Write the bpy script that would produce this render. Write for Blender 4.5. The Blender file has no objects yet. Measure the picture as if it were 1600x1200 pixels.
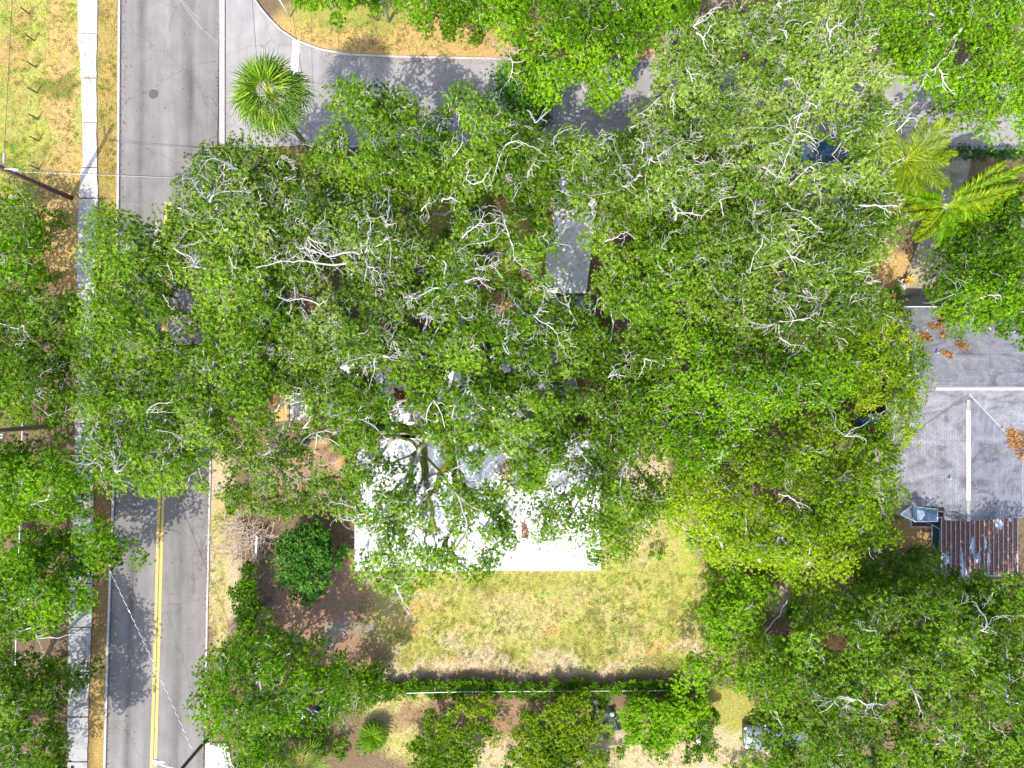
import bpy, math, random
import numpy as np
from mathutils import Vector, Matrix, noise as mnoise

random.seed(7)
RNG = np.random.default_rng(7)
SC = bpy.context.scene
COL = SC.collection
H = 53.3          # flight height of the camera (m)
PPM = 20.0        # photo pixels per metre on the ground

def W(px, py, z=0.0):
    """place on the site for a spot of the survey photo, at height z"""
    k = (H - z) / H / PPM
    return ((px - 800.0) * k, (600.0 - py) * k, z)

# ------------------------------------------------------------------ camera, light
cd = bpy.data.cameras.new('camera')
cam = bpy.data.objects.new('camera', cd); COL.objects.link(cam)
cam.location = (0, 0, H); cam.rotation_euler = (0, 0, 0)
cd.sensor_fit = 'HORIZONTAL'; cd.sensor_width = 36.0
cd.lens = 36.0 * H / 80.0
cd.clip_start = 0.5; cd.clip_end = 2000
SC.camera = cam

SUN_EL, SUN_AZ = math.radians(54), math.radians(210)     # azimuth clockwise from +Y
world = bpy.data.worlds.new('World'); SC.world = world; world.use_nodes = True
wn = world.node_tree.nodes; wl = world.node_tree.links
bg = wn['Background']; sky = wn.new('ShaderNodeTexSky'); sky.sky_type = 'NISHITA'
sky.sun_disc = False; sky.sun_elevation = SUN_EL; sky.sun_rotation = SUN_AZ
sky.air_density = 0.9; sky.dust_density = 2.0
wl.new(sky.outputs[0], bg.inputs[0]); bg.inputs[1].default_value = 0.15
ld = bpy.data.lights.new('sun', 'SUN'); ld.energy = 2.4; ld.angle = math.radians(0.5); ld.color = (1.0, 0.955, 0.88)
sun = bpy.data.objects.new('sun', ld); COL.objects.link(sun)
sdir = Vector((math.cos(SUN_EL)*math.sin(SUN_AZ), math.cos(SUN_EL)*math.cos(SUN_AZ), math.sin(SUN_EL)))
sun.rotation_euler = sdir.to_track_quat('Z', 'Y').to_euler(); sun.location = sdir*60
SC.view_settings.view_transform = 'Standard'; SC.view_settings.look = 'None'
SC.view_settings.gamma = 1; SC.view_settings.use_curve_mapping = False
SC.view_settings.exposure = 1.64
SC.cycles.use_denoising = True
SC.cycles.max_bounces = 6; SC.cycles.diffuse_bounces = 4; SC.cycles.glossy_bounces = 2
SC.cycles.transmission_bounces = 4; SC.cycles.transparent_max_bounces = 8
SC.render.film_transparent = False

# ------------------------------------------------------------------ materials
def mat(name):
    m = bpy.data.materials.new(name); m.use_nodes = True
    n = m.node_tree.nodes; l = m.node_tree.links
    return m, n, l, n['Principled BSDF']
def coords(n, l, scale=(1,1,1), kind='Object'):
    t = n.new('ShaderNodeTexCoord'); mp = n.new('ShaderNodeMapping')
    mp.inputs['Scale'].default_value = scale
    l.new(t.outputs[kind], mp.inputs[0]); return mp.outputs[0]
def noise_n(n, l, vec, scale, detail=5, rough=.6, dist=0.0):
    k = n.new('ShaderNodeTexNoise'); k.inputs['Scale'].default_value = scale
    k.inputs['Detail'].default_value = detail; k.inputs['Roughness'].default_value = rough
    k.inputs['Distortion'].default_value = dist
    if vec is not None: l.new(vec, k.inputs['Vector'])
    return k.outputs['Fac']
def ramp(n, l, fac, stops):
    r = n.new('ShaderNodeValToRGB'); e = r.color_ramp.elements
    while len(e) < len(stops): e.new(0.5)
    for el, (p, c) in zip(e, stops):
        el.position = p; el.color = (*c, 1) if len(c) == 3 else c
    l.new(fac, r.inputs[0]); return r.outputs[0]
def g(v): return (v, v, v)
def mix(n, l, a, b, fac, mode='MIX'):
    m = n.new('ShaderNodeMix'); m.data_type = 'RGBA'; m.blend_type = mode
    for s, v in ((m.inputs[0], fac), (m.inputs[6], a), (m.inputs[7], b)):
        if isinstance(v, (int, float)): s.default_value = v
        elif isinstance(v, tuple): s.default_value = (*v, 1)
        else: l.new(v, s)
    return m.outputs[2]
def bump(n, l, p, hgt, strength=.4, dist=.05):
    b = n.new('ShaderNodeBump'); b.inputs['Strength'].default_value = strength
    b.inputs['Distance'].default_value = dist
    l.new(hgt, b.inputs['Height']); l.new(b.outputs[0], p.inputs['Normal'])
def simple(name, col, rough=.6, metal=0.0, var=.25, scale=6.0, bmp=.15, spec=.4):
    m, n, l, p = mat(name); v = coords(n, l)
    f = noise_n(n, l, v, scale, 6, .65)
    lo = tuple(c*(1-var) for c in col); hi = tuple(min(1, c*(1+var)) for c in col)
    l.new(ramp(n, l, f, [(.3, lo), (.7, hi)]), p.inputs['Base Color'])
    p.inputs['Roughness'].default_value = rough; p.inputs['Metallic'].default_value = metal
    p.inputs['Specular IOR Level'].default_value = spec
    if bmp: bump(n, l, p, f, bmp, .03)
    return m

def leaf_mat(name, dark, mid, light, transl=.48, dead=(.30,.20,.07), rough=.5):
    m, n, l, p = mat(name)
    a = n.new('ShaderNodeAttribute'); a.attribute_name = 'tint'
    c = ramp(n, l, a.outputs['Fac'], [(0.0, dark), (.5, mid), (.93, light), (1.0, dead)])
    l.new(c, p.inputs['Base Color']); p.inputs['Roughness'].default_value = rough
    p.inputs['Specular IOR Level'].default_value = .10
    t = n.new('ShaderNodeBsdfTranslucent')
    tc = mix(n, l, c, (1.0, 1.0, .25), 1.0, 'MULTIPLY'); l.new(tc, t.inputs[0])
    ms = n.new('ShaderNodeMixShader'); ms.inputs[0].default_value = transl
    l.new(p.outputs[0], ms.inputs[1]); l.new(t.outputs[0], ms.inputs[2])
    l.new(ms.outputs[0], n['Material Output'].inputs[0])
    return m
LEAF = {
 'oak':    leaf_mat('oak_leaf',    (.050,.110,.004), (.140,.280,.008), (.34,.50,.05)),
 'grey':   leaf_mat('grey_oak_leaf',(.054,.110,.009), (.150,.275,.017), (.38,.50,.10)),
 'bright': leaf_mat('bright_leaf', (.044,.114,.002), (.130,.290,.004), (.29,.52,.015)),
 'lime':   leaf_mat('lime_leaf',   (.070,.150,.003), (.20,.345,.006), (.38,.52,.015)),
 'dark':   leaf_mat('dark_leaf',   (.016,.065,.008), (.045,.150,.012), (.13,.30,.03), .2, rough=.35),
 'mango':  leaf_mat('broad_leaf',  (.045,.115,.003), (.13,.26,.006), (.34,.44,.015), rough=.35),
 'palm':   leaf_mat('fan_palm_leaf',(.030,.08,.005), (.12,.23,.010), (.36,.44,.04), .25, dead=(.42,.33,.13)),
 'frond':  leaf_mat('feather_leaf',(.040,.085,.003), (.13,.215,.006), (.36,.42,.015), .3, dead=(.40,.20,.02)),
 'hedge':  leaf_mat('hedge_leaf',  (.035,.100,.003), (.100,.23,.007), (.23,.40,.015)),
 'straw':  leaf_mat('straw_grass', (.15,.185,.025), (.31,.28,.075), (.50,.42,.17), .2, dead=(.6,.5,.3), rough=.7),
 'litter': leaf_mat('dead_leaf',   (.12,.055,.025), (.27,.13,.05), (.46,.27,.11), .1, dead=(.55,.4,.22)),
}
def bark_mat(name, pale, dark, moss):
    m, n, l, p = mat(name); v = coords(n, l)
    f = noise_n(n, l, v, 5, 8, .7, .6)
    base = ramp(n, l, f, [(.25, dark), (.65, pale)])
    a = n.new('ShaderNodeAttribute'); a.attribute_name = 'thick'
    geo = n.new('ShaderNodeNewGeometry'); sx = n.new('ShaderNodeSeparateXYZ'); l.new(geo.outputs['Normal'], sx.inputs[0])
    f2 = noise_n(n, l, v, 1.6, 5, .7)
    mm = n.new('ShaderNodeMath'); mm.operation = 'MULTIPLY'; l.new(a.outputs['Fac'], mm.inputs[0]); l.new(f2, mm.inputs[1])
    ms = ramp(n, l, mm.outputs[0], [(.13, g(0)), (.24, g(1))])
    up = ramp(n, l, sx.outputs[2], [(.1, g(0)), (.5, g(1))])
    fac = mix(n, l, ms, up, 1.0, 'MULTIPLY')
    mc = ramp(n, l, noise_n(n, l, v, 12, 4), [(.3, tuple(c*.55 for c in moss)), (.7, moss)])
    l.new(mix(n, l, base, mc, fac), p.inputs['Base Color'])
    p.inputs['Roughness'].default_value = .85; p.inputs['Specular IOR Level'].default_value = .2
    bump(n, l, p, f, .6, .05)
    return m
BARK = bark_mat('oak_bark', (.50,.475,.44), (.24,.22,.20), (.17,.20,.015))
TWIG = simple('twig_bark', (.38,.36,.33), .8, var=.3, scale=9, spec=.2)
BROWNBARK = bark_mat('brown_bark', (.30,.24,.18), (.12,.085,.06), (.1,.12,.03))

def conc_mat(name, base, dirt=(.20,.17,.14), amt=.5, scale=1.0, joint=None):
    m, n, l, p = mat(name); v = coords(n, l)
    f1 = noise_n(n, l, v, .7*scale, 7, .68, .4); f2 = noise_n(n, l, v, 14*scale, 5, .7)
    c = mix(n, l, dirt, base, ramp(n, l, f1, [(.30, g(1-amt)), (.52, g(1))]))
    c = mix(n, l, c, ramp(n, l, f2, [(.3, g(.75)), (.7, g(1.05))]), 1.0, 'MULTIPLY')
    sp = noise_n(n, l, v, 45*scale, 3, .6)
    c = mix(n, l, c, ramp(n, l, sp, [(.30, g(.55)), (.40, g(1))]), .6, 'MULTIPLY')
    l.new(c, p.inputs['Base Color']); p.inputs['Roughness'].default_value = .9
    p.inputs['Specular IOR Level'].default_value = .2
    bump(n, l, p, f2, .3, .01); return m
CONC = conc_mat('pale_concrete', (.52,.49,.47), (.24,.19,.14), .7, .8)
CONC_SUNLIT = conc_mat('sunlit_concrete', (.72,.70,.68), (.40,.37,.34), .5, .8)  # concrete lightened for the shaded driveway, standing in for sunlight
CONC_OLD = conc_mat('weathered_concrete', (.30,.30,.29), (.13,.125,.10), .75, 1.3)
CONC_MOSS = conc_mat('mossy_concrete', (.33,.29,.19), (.10,.095,.075), .9, .8)
GUTTER = conc_mat('gutter_concrete', (.37,.345,.35), (.25,.23,.22), .5)
KERB = conc_mat('kerb_concrete', (.42,.40,.38), (.25,.2,.15), .5, 2)

def asphalt(name, lo, hi, tracks=True, warm=(1.07,.985,.93)):
    m, n, l, p = mat(name); v = coords(n, l)
    f1 = noise_n(n, l, coords(n, l, (1.2,.12,1)), 1.0, 6, .6)
    base = ramp(n, l, f1, [(.28, tuple(lo*w for w in warm)), (.72, tuple(hi*w for w in warm))])
    f2 = noise_n(n, l, v, 26, 6, .75)
    c = mix(n, l, base, ramp(n, l, f2, [(.25, g(.68)), (.75, g(1.18))]), 1.0, 'MULTIPLY')
    f4 = noise_n(n, l, v, .55, 5, .6, .5)
    c = mix(n, l, c, ramp(n, l, f4, [(.3, g(.86)), (.6, g(1.05))]), 1.0, 'MULTIPLY')
    sp = noise_n(n, l, v, 7, 2, .5)
    c = mix(n, l, c, g(.45), ramp(n, l, sp, [(.735, g(0)), (.76, g(.5))]))
    if tracks:
        a = n.new('ShaderNodeAttribute'); a.attribute_name = 'across'
        w = noise_n(n, l, coords(n, l, (1,.3,1)), .9, 4, .6)
        ad = n.new('ShaderNodeMath'); ad.operation = 'MULTIPLY_ADD'; l.new(w, ad.inputs[0]); ad.inputs[1].default_value = .05; l.new(a.outputs['Fac'], ad.inputs[2])
        t = ramp(n, l, ad.outputs[0], [(.0, g(1.08)), (.17, g(1.0)), (.235, g(.50)), (.29, g(1.02)), (.5, g(1.2)), (.66, g(1.0)), (.745, g(.56)), (.80, g(.98)), (1, g(1.0))])
        wob = ramp(n, l, noise_n(n, l, coords(n, l, (.4,.16,1)), 1.0, 3, .6), [(.35, g(.35)), (.65, g(1))])
        c = mix(n, l, c, t, wob, 'MULTIPLY')
    vo = n.new('ShaderNodeTexVoronoi'); vo.feature = 'DISTANCE_TO_EDGE'; vo.inputs['Scale'].default_value = .16
    wv = n.new('ShaderNodeVectorMath'); wv.operation = 'ADD'
    nz = n.new('ShaderNodeTexNoise'); nz.inputs['Scale'].default_value = 1.2; nz.inputs['Detail'].default_value = 6
    l.new(v, nz.inputs['Vector']); l.new(v, wv.inputs[0]); l.new(nz.outputs['Color'], wv.inputs[1]); l.new(wv.outputs[0], vo.inputs['Vector'])
    c = mix(n, l, c, g(.5), ramp(n, l, vo.outputs['Distance'], [(.0, g(.55)), (.006, g(0))]), 'MULTIPLY')
    l.new(c, p.inputs['Base Color']); p.inputs['Roughness'].default_value = .9; p.inputs['Specular IOR Level'].default_value = .25
    bump(n, l, p, f2, .35, .01); return m
ASPH = asphalt('worn_asphalt', .130, .185)
ASPH2 = asphalt('pale_street', .215, .28, False, (1.05,.98,.945))
YELLOW = simple('yellow_paint', (.46,.32,.075), .7, var=.22, scale=14)
WHITEP = simple('white_road_paint', (.72,.72,.70), .7, var=.15, scale=10)

def ground_mat():
    m, n, l, p = mat('ground'); v = coords(n, l)
    a = n.new('ShaderNodeAttribute'); a.attribute_name = 'soil'
    c = a.outputs['Color']
    ag = n.new('ShaderNodeAttribute'); ag.attribute_name = 'grassy'
    f1 = noise_n(n, l, v, 1.6, 8, .72, .3)
    f2 = noise_n(n, l, v, 9, 7, .75)
    f3 = noise_n(n, l, v, .45, 5, .6, .4)
    green = mix(n, l, (1.05,1.02,.85), (.60,1.02,.32), ramp(n, l, f1, [(.47, g(0)), (.58, g(1))]))
    big = ramp(n, l, f3, [(.38, g(.15)), (.62, g(1))])
    ff = mix(n, l, big, ag.outputs['Color'], 1.0, 'MULTIPLY')
    c = mix(n, l, c, mix(n, l, c, green, 1.0, 'MULTIPLY'), ff)
    c = mix(n, l, c, ramp(n, l, f2, [(.28, g(.42)), (.5, g(.95)), (.74, g(1.5))]), 1.0, 'MULTIPLY')
    br = noise_n(n, l, v, 3.3, 7, .75, .8)
    c = mix(n, l, c, (.55,.42,.36), ramp(n, l, br, [(.58, g(0)), (.72, g(.75))]), 'MULTIPLY')
    sp = noise_n(n, l, v, 22, 3, .6)
    c = mix(n, l, c, (.42,.30,.17), ramp(n, l, sp, [(.66, g(0)), (.72, g(.55))]))
    l.new(c, p.inputs['Base Color']); p.inputs['Roughness'].default_value = .95; p.inputs['Specular IOR Level'].default_value = .1
    bump(n, l, p, f2, .9, .08); return m
GROUND = ground_mat()

def shingle_mat():
    m, n, l, p = mat('grey_shingle'); v = coords(n, l)
    br = n.new('ShaderNodeTexBrick'); l.new(coords(n, l, (1,1,1), 'UV'), br.inputs['Vector'])
    br.inputs['Scale'].default_value = 1.0; br.inputs['Brick Width'].default_value = .34; br.inputs['Row Height'].default_value = .165
    br.inputs['Mortar Size'].default_value = .012; br.inputs['Color1'].default_value = (.165,.165,.18,1); br.inputs['Color2'].default_value = (.205,.205,.22,1)
    br.inputs['Mortar'].default_value = (.125,.125,.14,1); br.offset = .5
    f1 = noise_n(n, l, coords(n, l, (.42,.9,.6)), .9, 8, .7, .8)
    f2 = noise_n(n, l, coords(n, l, (2.4,.35,1)), 1.5, 6, .7)
    f3 = noise_n(n, l, v, 16, 5, .7)
    c = mix(n, l, br.outputs[0], ramp(n, l, f1, [(.33, (.38,.37,.38)), (.48, (.88,.88,.90)), (.70, (1.25,1.24,1.28))]), 1.0, 'MULTIPLY')
    c = mix(n, l, c, ramp(n, l, f2, [(.3, g(.80)), (.7, g(1.15))]), 1.0, 'MULTIPLY')
    c = mix(n, l, c, ramp(n, l, f3, [(.3, g(.78)), (.7, g(1.12))]), 1.0, 'MULTIPLY')
    l.new(c, p.inputs['Base Color']); p.inputs['Roughness'].default_value = .85
    bump(n, l, p, br.outputs['Fac'], -.5, .02); return m
SHINGLE = shingle_mat()

def membrane_mat():
    m, n, l, p = mat('white_roof_coating'); v = coords(n, l)
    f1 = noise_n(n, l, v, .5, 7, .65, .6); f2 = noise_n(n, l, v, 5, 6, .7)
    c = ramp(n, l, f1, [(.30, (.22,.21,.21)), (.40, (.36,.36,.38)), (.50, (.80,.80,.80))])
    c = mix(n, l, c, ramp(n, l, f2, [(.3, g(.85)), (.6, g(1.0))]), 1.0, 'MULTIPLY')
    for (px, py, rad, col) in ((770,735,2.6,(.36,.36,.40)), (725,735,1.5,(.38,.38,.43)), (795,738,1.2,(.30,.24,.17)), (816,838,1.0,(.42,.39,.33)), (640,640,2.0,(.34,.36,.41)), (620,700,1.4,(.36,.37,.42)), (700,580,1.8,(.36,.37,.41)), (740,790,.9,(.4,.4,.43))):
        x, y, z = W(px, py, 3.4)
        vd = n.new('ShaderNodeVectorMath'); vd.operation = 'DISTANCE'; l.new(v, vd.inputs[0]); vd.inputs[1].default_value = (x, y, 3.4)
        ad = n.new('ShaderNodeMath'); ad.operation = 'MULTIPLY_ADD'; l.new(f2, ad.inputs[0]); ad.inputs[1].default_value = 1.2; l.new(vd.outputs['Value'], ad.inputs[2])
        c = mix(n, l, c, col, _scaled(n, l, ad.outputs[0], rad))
    l.new(c, p.inputs['Base Color']); p.inputs['Roughness'].default_value = .6
    bump(n, l, p, f2, .2, .02); return m
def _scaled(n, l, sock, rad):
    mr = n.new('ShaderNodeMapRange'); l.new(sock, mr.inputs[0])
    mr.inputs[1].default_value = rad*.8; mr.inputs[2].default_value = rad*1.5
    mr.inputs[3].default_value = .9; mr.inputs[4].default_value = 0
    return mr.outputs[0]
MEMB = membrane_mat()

def rust_mat():
    m, n, l, p = mat('rusty_sheet'); v = coords(n, l, (1,1,1))
    f1 = noise_n(n, l, v, 6, 7, .7); f2 = noise_n(n, l, coords(n, l, (1.6,.45,1)), .9, 5, .6, .3)
    c = ramp(n, l, f1, [(.3, (.06,.026,.02)), (.52, (.15,.062,.042)), (.75, (.28,.13,.085))])
    c = mix(n, l, c, (.42,.46,.55), ramp(n, l, f2, [(.565, g(0)), (.58, g(1))]))
    l.new(c, p.inputs['Base Color']); p.inputs['Roughness'].default_value = .75
    bump(n, l, p, f1, .3, .02); return m
RUST = rust_mat()
M = {
 'white': simple('white_trim', (.72,.71,.69), .55, var=.1), 'stucco': simple('pale_stucco', (.62,.58,.50), .9, var=.12),
 'pinkish': simple('ridge_cap_white', (.50,.47,.44), .7, var=.14, scale=4), 'darkflash': simple('dark_valley', (.09,.085,.085), .8),
 'glass': simple('window_glass', (.05,.07,.09), .08, var=.1, spec=.9, bmp=0),
 'blueglass': simple('blue_glass_roof', (.16,.27,.36), .15, var=.25, scale=3, spec=.8, bmp=0),
 'galv': simple('galvanised_metal', (.42,.45,.47), .45, .35, .2), 'wood': simple('brown_post_wood', (.115,.06,.035), .85, var=.4, scale=12),
 'creo': simple('utility_pole_wood', (.105,.058,.035), .85, var=.4, scale=10), 'ochre': simple('ochre_board', (.42,.27,.08), .75, var=.2),
 'greenmetal': simple('dark_green_pole', (.05,.075,.045), .5, .3), 'iron': simple('cast_iron', (.085,.08,.08), .7, .3, .2, 20),
 'wire': simple('black_cable', (.05,.05,.055), .5), 'wirepale': simple('pale_cable', (.55,.55,.56), .4),
 'net': simple('dark_green_netting', (.012,.035,.032), .8), 'stone': simple('grey_stone', (.36,.35,.33), .85, var=.35),
 'tyre': simple('tyre_rubber', (.02,.02,.02), .8), 'rim': simple('alloy_rim', (.5,.5,.52), .3, .8),
 'silver': simple('silver_paint', (.17,.19,.24), .25, .4, .04, bmp=0, spec=.7), 'blue': simple('blue_paint', (.05,.10,.18), .2, .35, .05, bmp=0, spec=.7),
 'red': simple('red_lens', (.4,.02,.02), .2), 'lens': simple('clear_lens', (.75,.77,.8), .1), 'black': simple('black_plastic', (.02,.02,.022), .5),
 'bluebin': simple('blue_bin_plastic', (.02,.07,.22), .4), 'greenbin': simple('grey_green_bin_plastic', (.28,.36,.34), .45),
 'tarp': simple('dark_tarpaulin', (.06,.075,.06), .6, var=.4), 'driedwood': simple('dead_brush', (.42,.34,.27), .9, var=.35, scale=10),
 'log': simple('fallen_trunk_bark', (.13,.10,.075), .9, var=.45, scale=8), 'redplant': simple('red_flower', (.5,.05,.03), .6),
 'yellowplant': simple('yellow_leaves', (.5,.4,.03), .6), 'redbrown': simple('red_brown_brick', (.16,.06,.04), .85),
}

# ------------------------------------------------------------------ object helpers
ORG = {}
def org(o):
    return ORG.get(o.name, (0, 0, 0)) if o is not None else (0, 0, 0)
def thing(name, label, cat, loc, group=None, rotz=0):
    o = bpy.data.objects.new(name, None); COL.objects.link(o)
    o.location = loc; o.rotation_euler = (0, 0, rotz); o.empty_display_size = .3
    o['label'] = label; o['category'] = cat
    if group: o['group'] = group
    ORG[o.name] = tuple(loc); return o
def tag(o, label, cat, group=None, kind=None):
    o['label'] = label; o['category'] = cat
    if group: o['group'] = group
    if kind: o['kind'] = kind
    return o
def npmesh(name, V, F, m, parent=None, attrs=None, smooth=False, local=False, kind=None):
    """V (n,3), F (f,k) arrays; world coordinates unless local"""
    V = np.asarray(V, dtype=np.float32)
    if parent is not None and not local: V = V - np.array(org(parent), dtype=np.float32)
    F = np.asarray(F, dtype=np.int32); k = F.shape[1]
    me = bpy.data.meshes.new(name)
    me.vertices.add(len(V)); me.vertices.foreach_set('co', V.ravel())
    me.loops.add(F.size); me.loops.foreach_set('vertex_index', F.ravel())
    me.polygons.add(len(F)); me.polygons.foreach_set('loop_start', np.arange(0, F.size, k, dtype=np.int32))
    me.polygons.foreach_set('loop_total', np.full(len(F), k, dtype=np.int32))
    me.polygons.foreach_set('use_smooth', np.full(len(F), smooth, dtype=bool))
    for (an, dom, typ, arr) in (attrs or []):
        a = me.attributes.new(an, typ, dom)
        a.data.foreach_set('color' if 'COLOR' in typ else 'value', np.asarray(arr, dtype=np.float32).ravel())
    me.materials.append(m); me.update(); me.validate()
    o = bpy.data.objects.new(name, me); COL.objects.link(o)
    if parent is not None: o.parent = parent; ORG[o.name] = org(parent)
    if kind: o['kind'] = kind
    return o
class MB:
    def __init__(s): s.v = []; s.f = []; s.uv = None
    def add(s, vs, fs):
        b = len(s.v); s.v += [tuple(q) for q in vs]; s.f += [tuple(b+i for i in f) for f in fs]; return s
    def box(s, c, d, rz=0.0, taper=1.0):
        x, y, z = c; a, b, h = d[0]/2, d[1]/2, d[2]/2; ca, sa = math.cos(rz), math.sin(rz); vs = []
        for zz, t in ((-h, 1), (h, taper)):
            for sx, sy in ((-1,-1),(1,-1),(1,1),(-1,1)):
                u, w = sx*a*t, sy*b*t; vs.append((x+u*ca-w*sa, y+u*sa+w*ca, z+zz))
        return s.add(vs, [(3,2,1,0),(4,5,6,7),(0,1,5,4),(1,2,6,5),(2,3,7,6),(3,0,4,7)])
    def prism(s, poly, z0, z1):
        n = len(poly)
        ar = sum(poly[i][0]*poly[(i+1)%n][1]-poly[(i+1)%n][0]*poly[i][1] for i in range(n))
        if ar < 0: poly = poly[::-1]
        z0f = z0 if callable(z0) else (lambda x, y: z0); z1f = z1 if callable(z1) else (lambda x, y: z1)
        vs = [(x, y, z0f(x, y)) for x, y in poly] + [(x, y, z1f(x, y)) for x, y in poly]
        return s.add(vs, [tuple(range(n))[::-1], tuple(range(n, 2*n))] + [(i, (i+1) % n, n+(i+1) % n, n+i) for i in range(n)])
    def tube(s, pts, r, n=6, cap=True):
        pts = [Vector(p) for p in pts]; rs = r if isinstance(r, (list, tuple)) else [r]*len(pts)
        b = len(s.v); prev = None
        for i, p in enumerate(pts):
            d = (pts[min(i+1, len(pts)-1)] - pts[max(i-1, 0)])
            d = d.normalized() if d.length > 1e-9 else Vector((0,0,1))
            ref = Vector((0,0,1)) if abs(d.z) < .9 else Vector((1,0,0))
            u = d.cross(ref).normalized() if prev is None else (prev - d*prev.dot(d)).normalized()
            prev = u; w = d.cross(u)
            for k in range(n):
                a = 2*math.pi*k/n; s.v.append(tuple(p + (u*math.cos(a)+w*math.sin(a))*rs[i]))
        for i in range(len(pts)-1):
            for k in range(n):
                s.f.append((b+i*n+k, b+i*n+(k+1) % n, b+(i+1)*n+(k+1) % n, b+(i+1)*n+k))
        if cap:
            s.f.append(tuple(b+k for k in range(n))[::-1]); s.f.append(tuple(b+(len(pts)-1)*n+k for k in range(n)))
        return s
    def lathe(s, c, prof, n=20):
        x, y, z = c; b = len(s.v)
        for (r, h) in prof:
            for k in range(n):
                a = 2*math.pi*k/n; s.v.append((x+r*math.cos(a), y+r*math.sin(a), z+h))
        for i in range(len(prof)-1):
            for k in range(n): s.f.append((b+i*n+k, b+i*n+(k+1) % n, b+(i+1)*n+(k+1) % n, b+(i+1)*n+k))
        s.f.append(tuple(b+k for k in range(n))[::-1]); s.f.append(tuple(b+(len(prof)-1)*n+k for k in range(n)))
        return s
    def build(s, name, m, parent=None, local=False, smooth=False, bevel=0.0, kind=None, label=None):
        o_ = (0,0,0) if (local or parent is None) else org(parent)
        me = bpy.data.meshes.new(name)
        me.from_pydata([(a-o_[0], b-o_[1], c-o_[2]) for a, b, c in s.v], [], s.f)
        me.materials.append(m)
        if smooth: me.shade_smooth()
        me.update()
        o = bpy.data.objects.new(name, me); COL.objects.link(o)
        if parent is not None: o.parent = parent; ORG[o.name] = org(parent)
        if bevel:
            bv = o.modifiers.new('bevel', 'BEVEL'); bv.width = bevel; bv.segments = 2; bv.limit_method = 'ANGLE'
        if kind: o['kind'] = kind
        if label: o['label'] = label
        return o
def share(src, parent, loc=(0,0,0), rot=(0,0,0), scale=(1,1,1)):
    c = src.copy(); COL.objects.link(c); c.parent = parent
    c.location = loc; c.rotation_euler = rot; c.scale = scale; ORG[c.name] = org(parent); return c

def fbm(x, y, s=1.0, seed=0.0, oct=3):
    x = np.asarray(x, dtype=float)*s + seed*13.7; y = np.asarray(y, dtype=float)*s - seed*7.1
    out = np.zeros_like(x); amp = 1.0; tot = 0.0
    for o in range(oct):
        xi = np.floor(x).astype(np.int64); yi = np.floor(y).astype(np.int64); fx = x-xi; fy = y-yi
        fx = fx*fx*(3-2*fx); fy = fy*fy*(3-2*fy)
        def h(a, b):
            q = (a*374761393 + b*668265263 + int(seed*971) + o*1442695) & 0x7fffffff
            q = (q ^ (q >> 13))*1274126177 & 0x7fffffff
            return ((q ^ (q >> 16)) & 0xffff)/65535.0
        v = (h(xi, yi)*(1-fx)+h(xi+1, yi)*fx)*(1-fy) + (h(xi, yi+1)*(1-fx)+h(xi+1, yi+1)*fx)*fy
        out += v*amp; tot += amp; amp *= .5; x = x*2.03; y = y*2.03
    return out/tot

# ------------------------------------------------------------------ ground
SOILS = {'litter': (.15,.105,.062), 'tan': (.35,.29,.125), 'orange': (.42,.27,.11), 'lawn': (.27,.25,.065), 'yellowlawn': (.31,.29,.08),
         'mulch_or_shade': (.25,.155,.10), 'sand': (.40,.31,.20), 'verge': (.31,.215,.075), 'brownverge': (.20,.125,.05), 'moss': (.17,.16,.04), 'grey': (.24,.20,.185), 'green': (.12,.16,.03)}
ZONES = [ (840,890,100,8,'grey',.2),  # cx, cy, rx, ry, soil, grassiness
 (60,130,85,210,'yellowlawn',.9), (15,150,32,170,'lawn',1.0), (100,330,45,120,'orange',.35), (170,150,22,260,'verge',.7), (95,100,30,120,'orange',.4),
 (150,900,24,420,'brownverge',.1), (160,1120,14,130,'verge',.1),
 (640,50,230,55,'orange',.45), (560,20,110,30,'lawn',.5), (830,90,60,30,'orange',.2), (1010,85,30,25,'orange',.2),
 (345,860,30,170,'sand',.2), (345,900,16,160,'tan',.3),
 (840,960,290,115,'tan',.95), (960,840,130,60,'tan',.6), (1060,940,60,90,'yellowlawn',.9), (820,905,200,16,'lawn',.5), (700,980,110,60,'tan',.9), (900,1000,60,22,'lawn',.6), (700,960,60,30,'lawn',.5), (780,1040,200,26,'sand',.3),
 (480,950,90,95,'mulch_or_shade',.0), (550,915,55,45,'mulch_or_shade',.1), (545,995,45,22,'grey',.2), (560,1020,45,30,'mulch_or_shade',.3), (830,1062,250,11,'mulch_or_shade',.0),  # last strip paints the hedge's cast shadow onto the lawn
 (660,1130,90,60,'tan',.6), (950,1180,250,45,'sand',.5), (1110,1150,90,55,'sand',.6), (800,1120,200,30,'mulch_or_shade',.3), (1140,1110,50,35,'lawn',.5),
 (690,350,45,55,'lawn',.9), (760,300,50,50,'moss',.8), (600,360,60,40,'moss',.5), (780,470,40,40,'orange',.1), (820,350,50,90,'orange',.4), (550,390,70,30,'moss',.3),
 (450,270,50,40,'moss',.6), (640,900,80,30,'sand',.4), (525,722,14,14,'orange',.1), (500,694,20,8,'orange',.1), (480,740,60,40,'mulch_or_shade',.1), (1390,430,40,40,'orange',.1), (1225,940,14,30,'sand',.1),
 (1415,830,30,30,'orange',.1), (1010,740,40,40,'sand',.3), (900,590,60,60,'litter',.0), (960,900,70,20,'yellowlawn',.6), (1340,100,60,40,'orange',.2),
]
_zr = random.Random(11)
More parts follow.
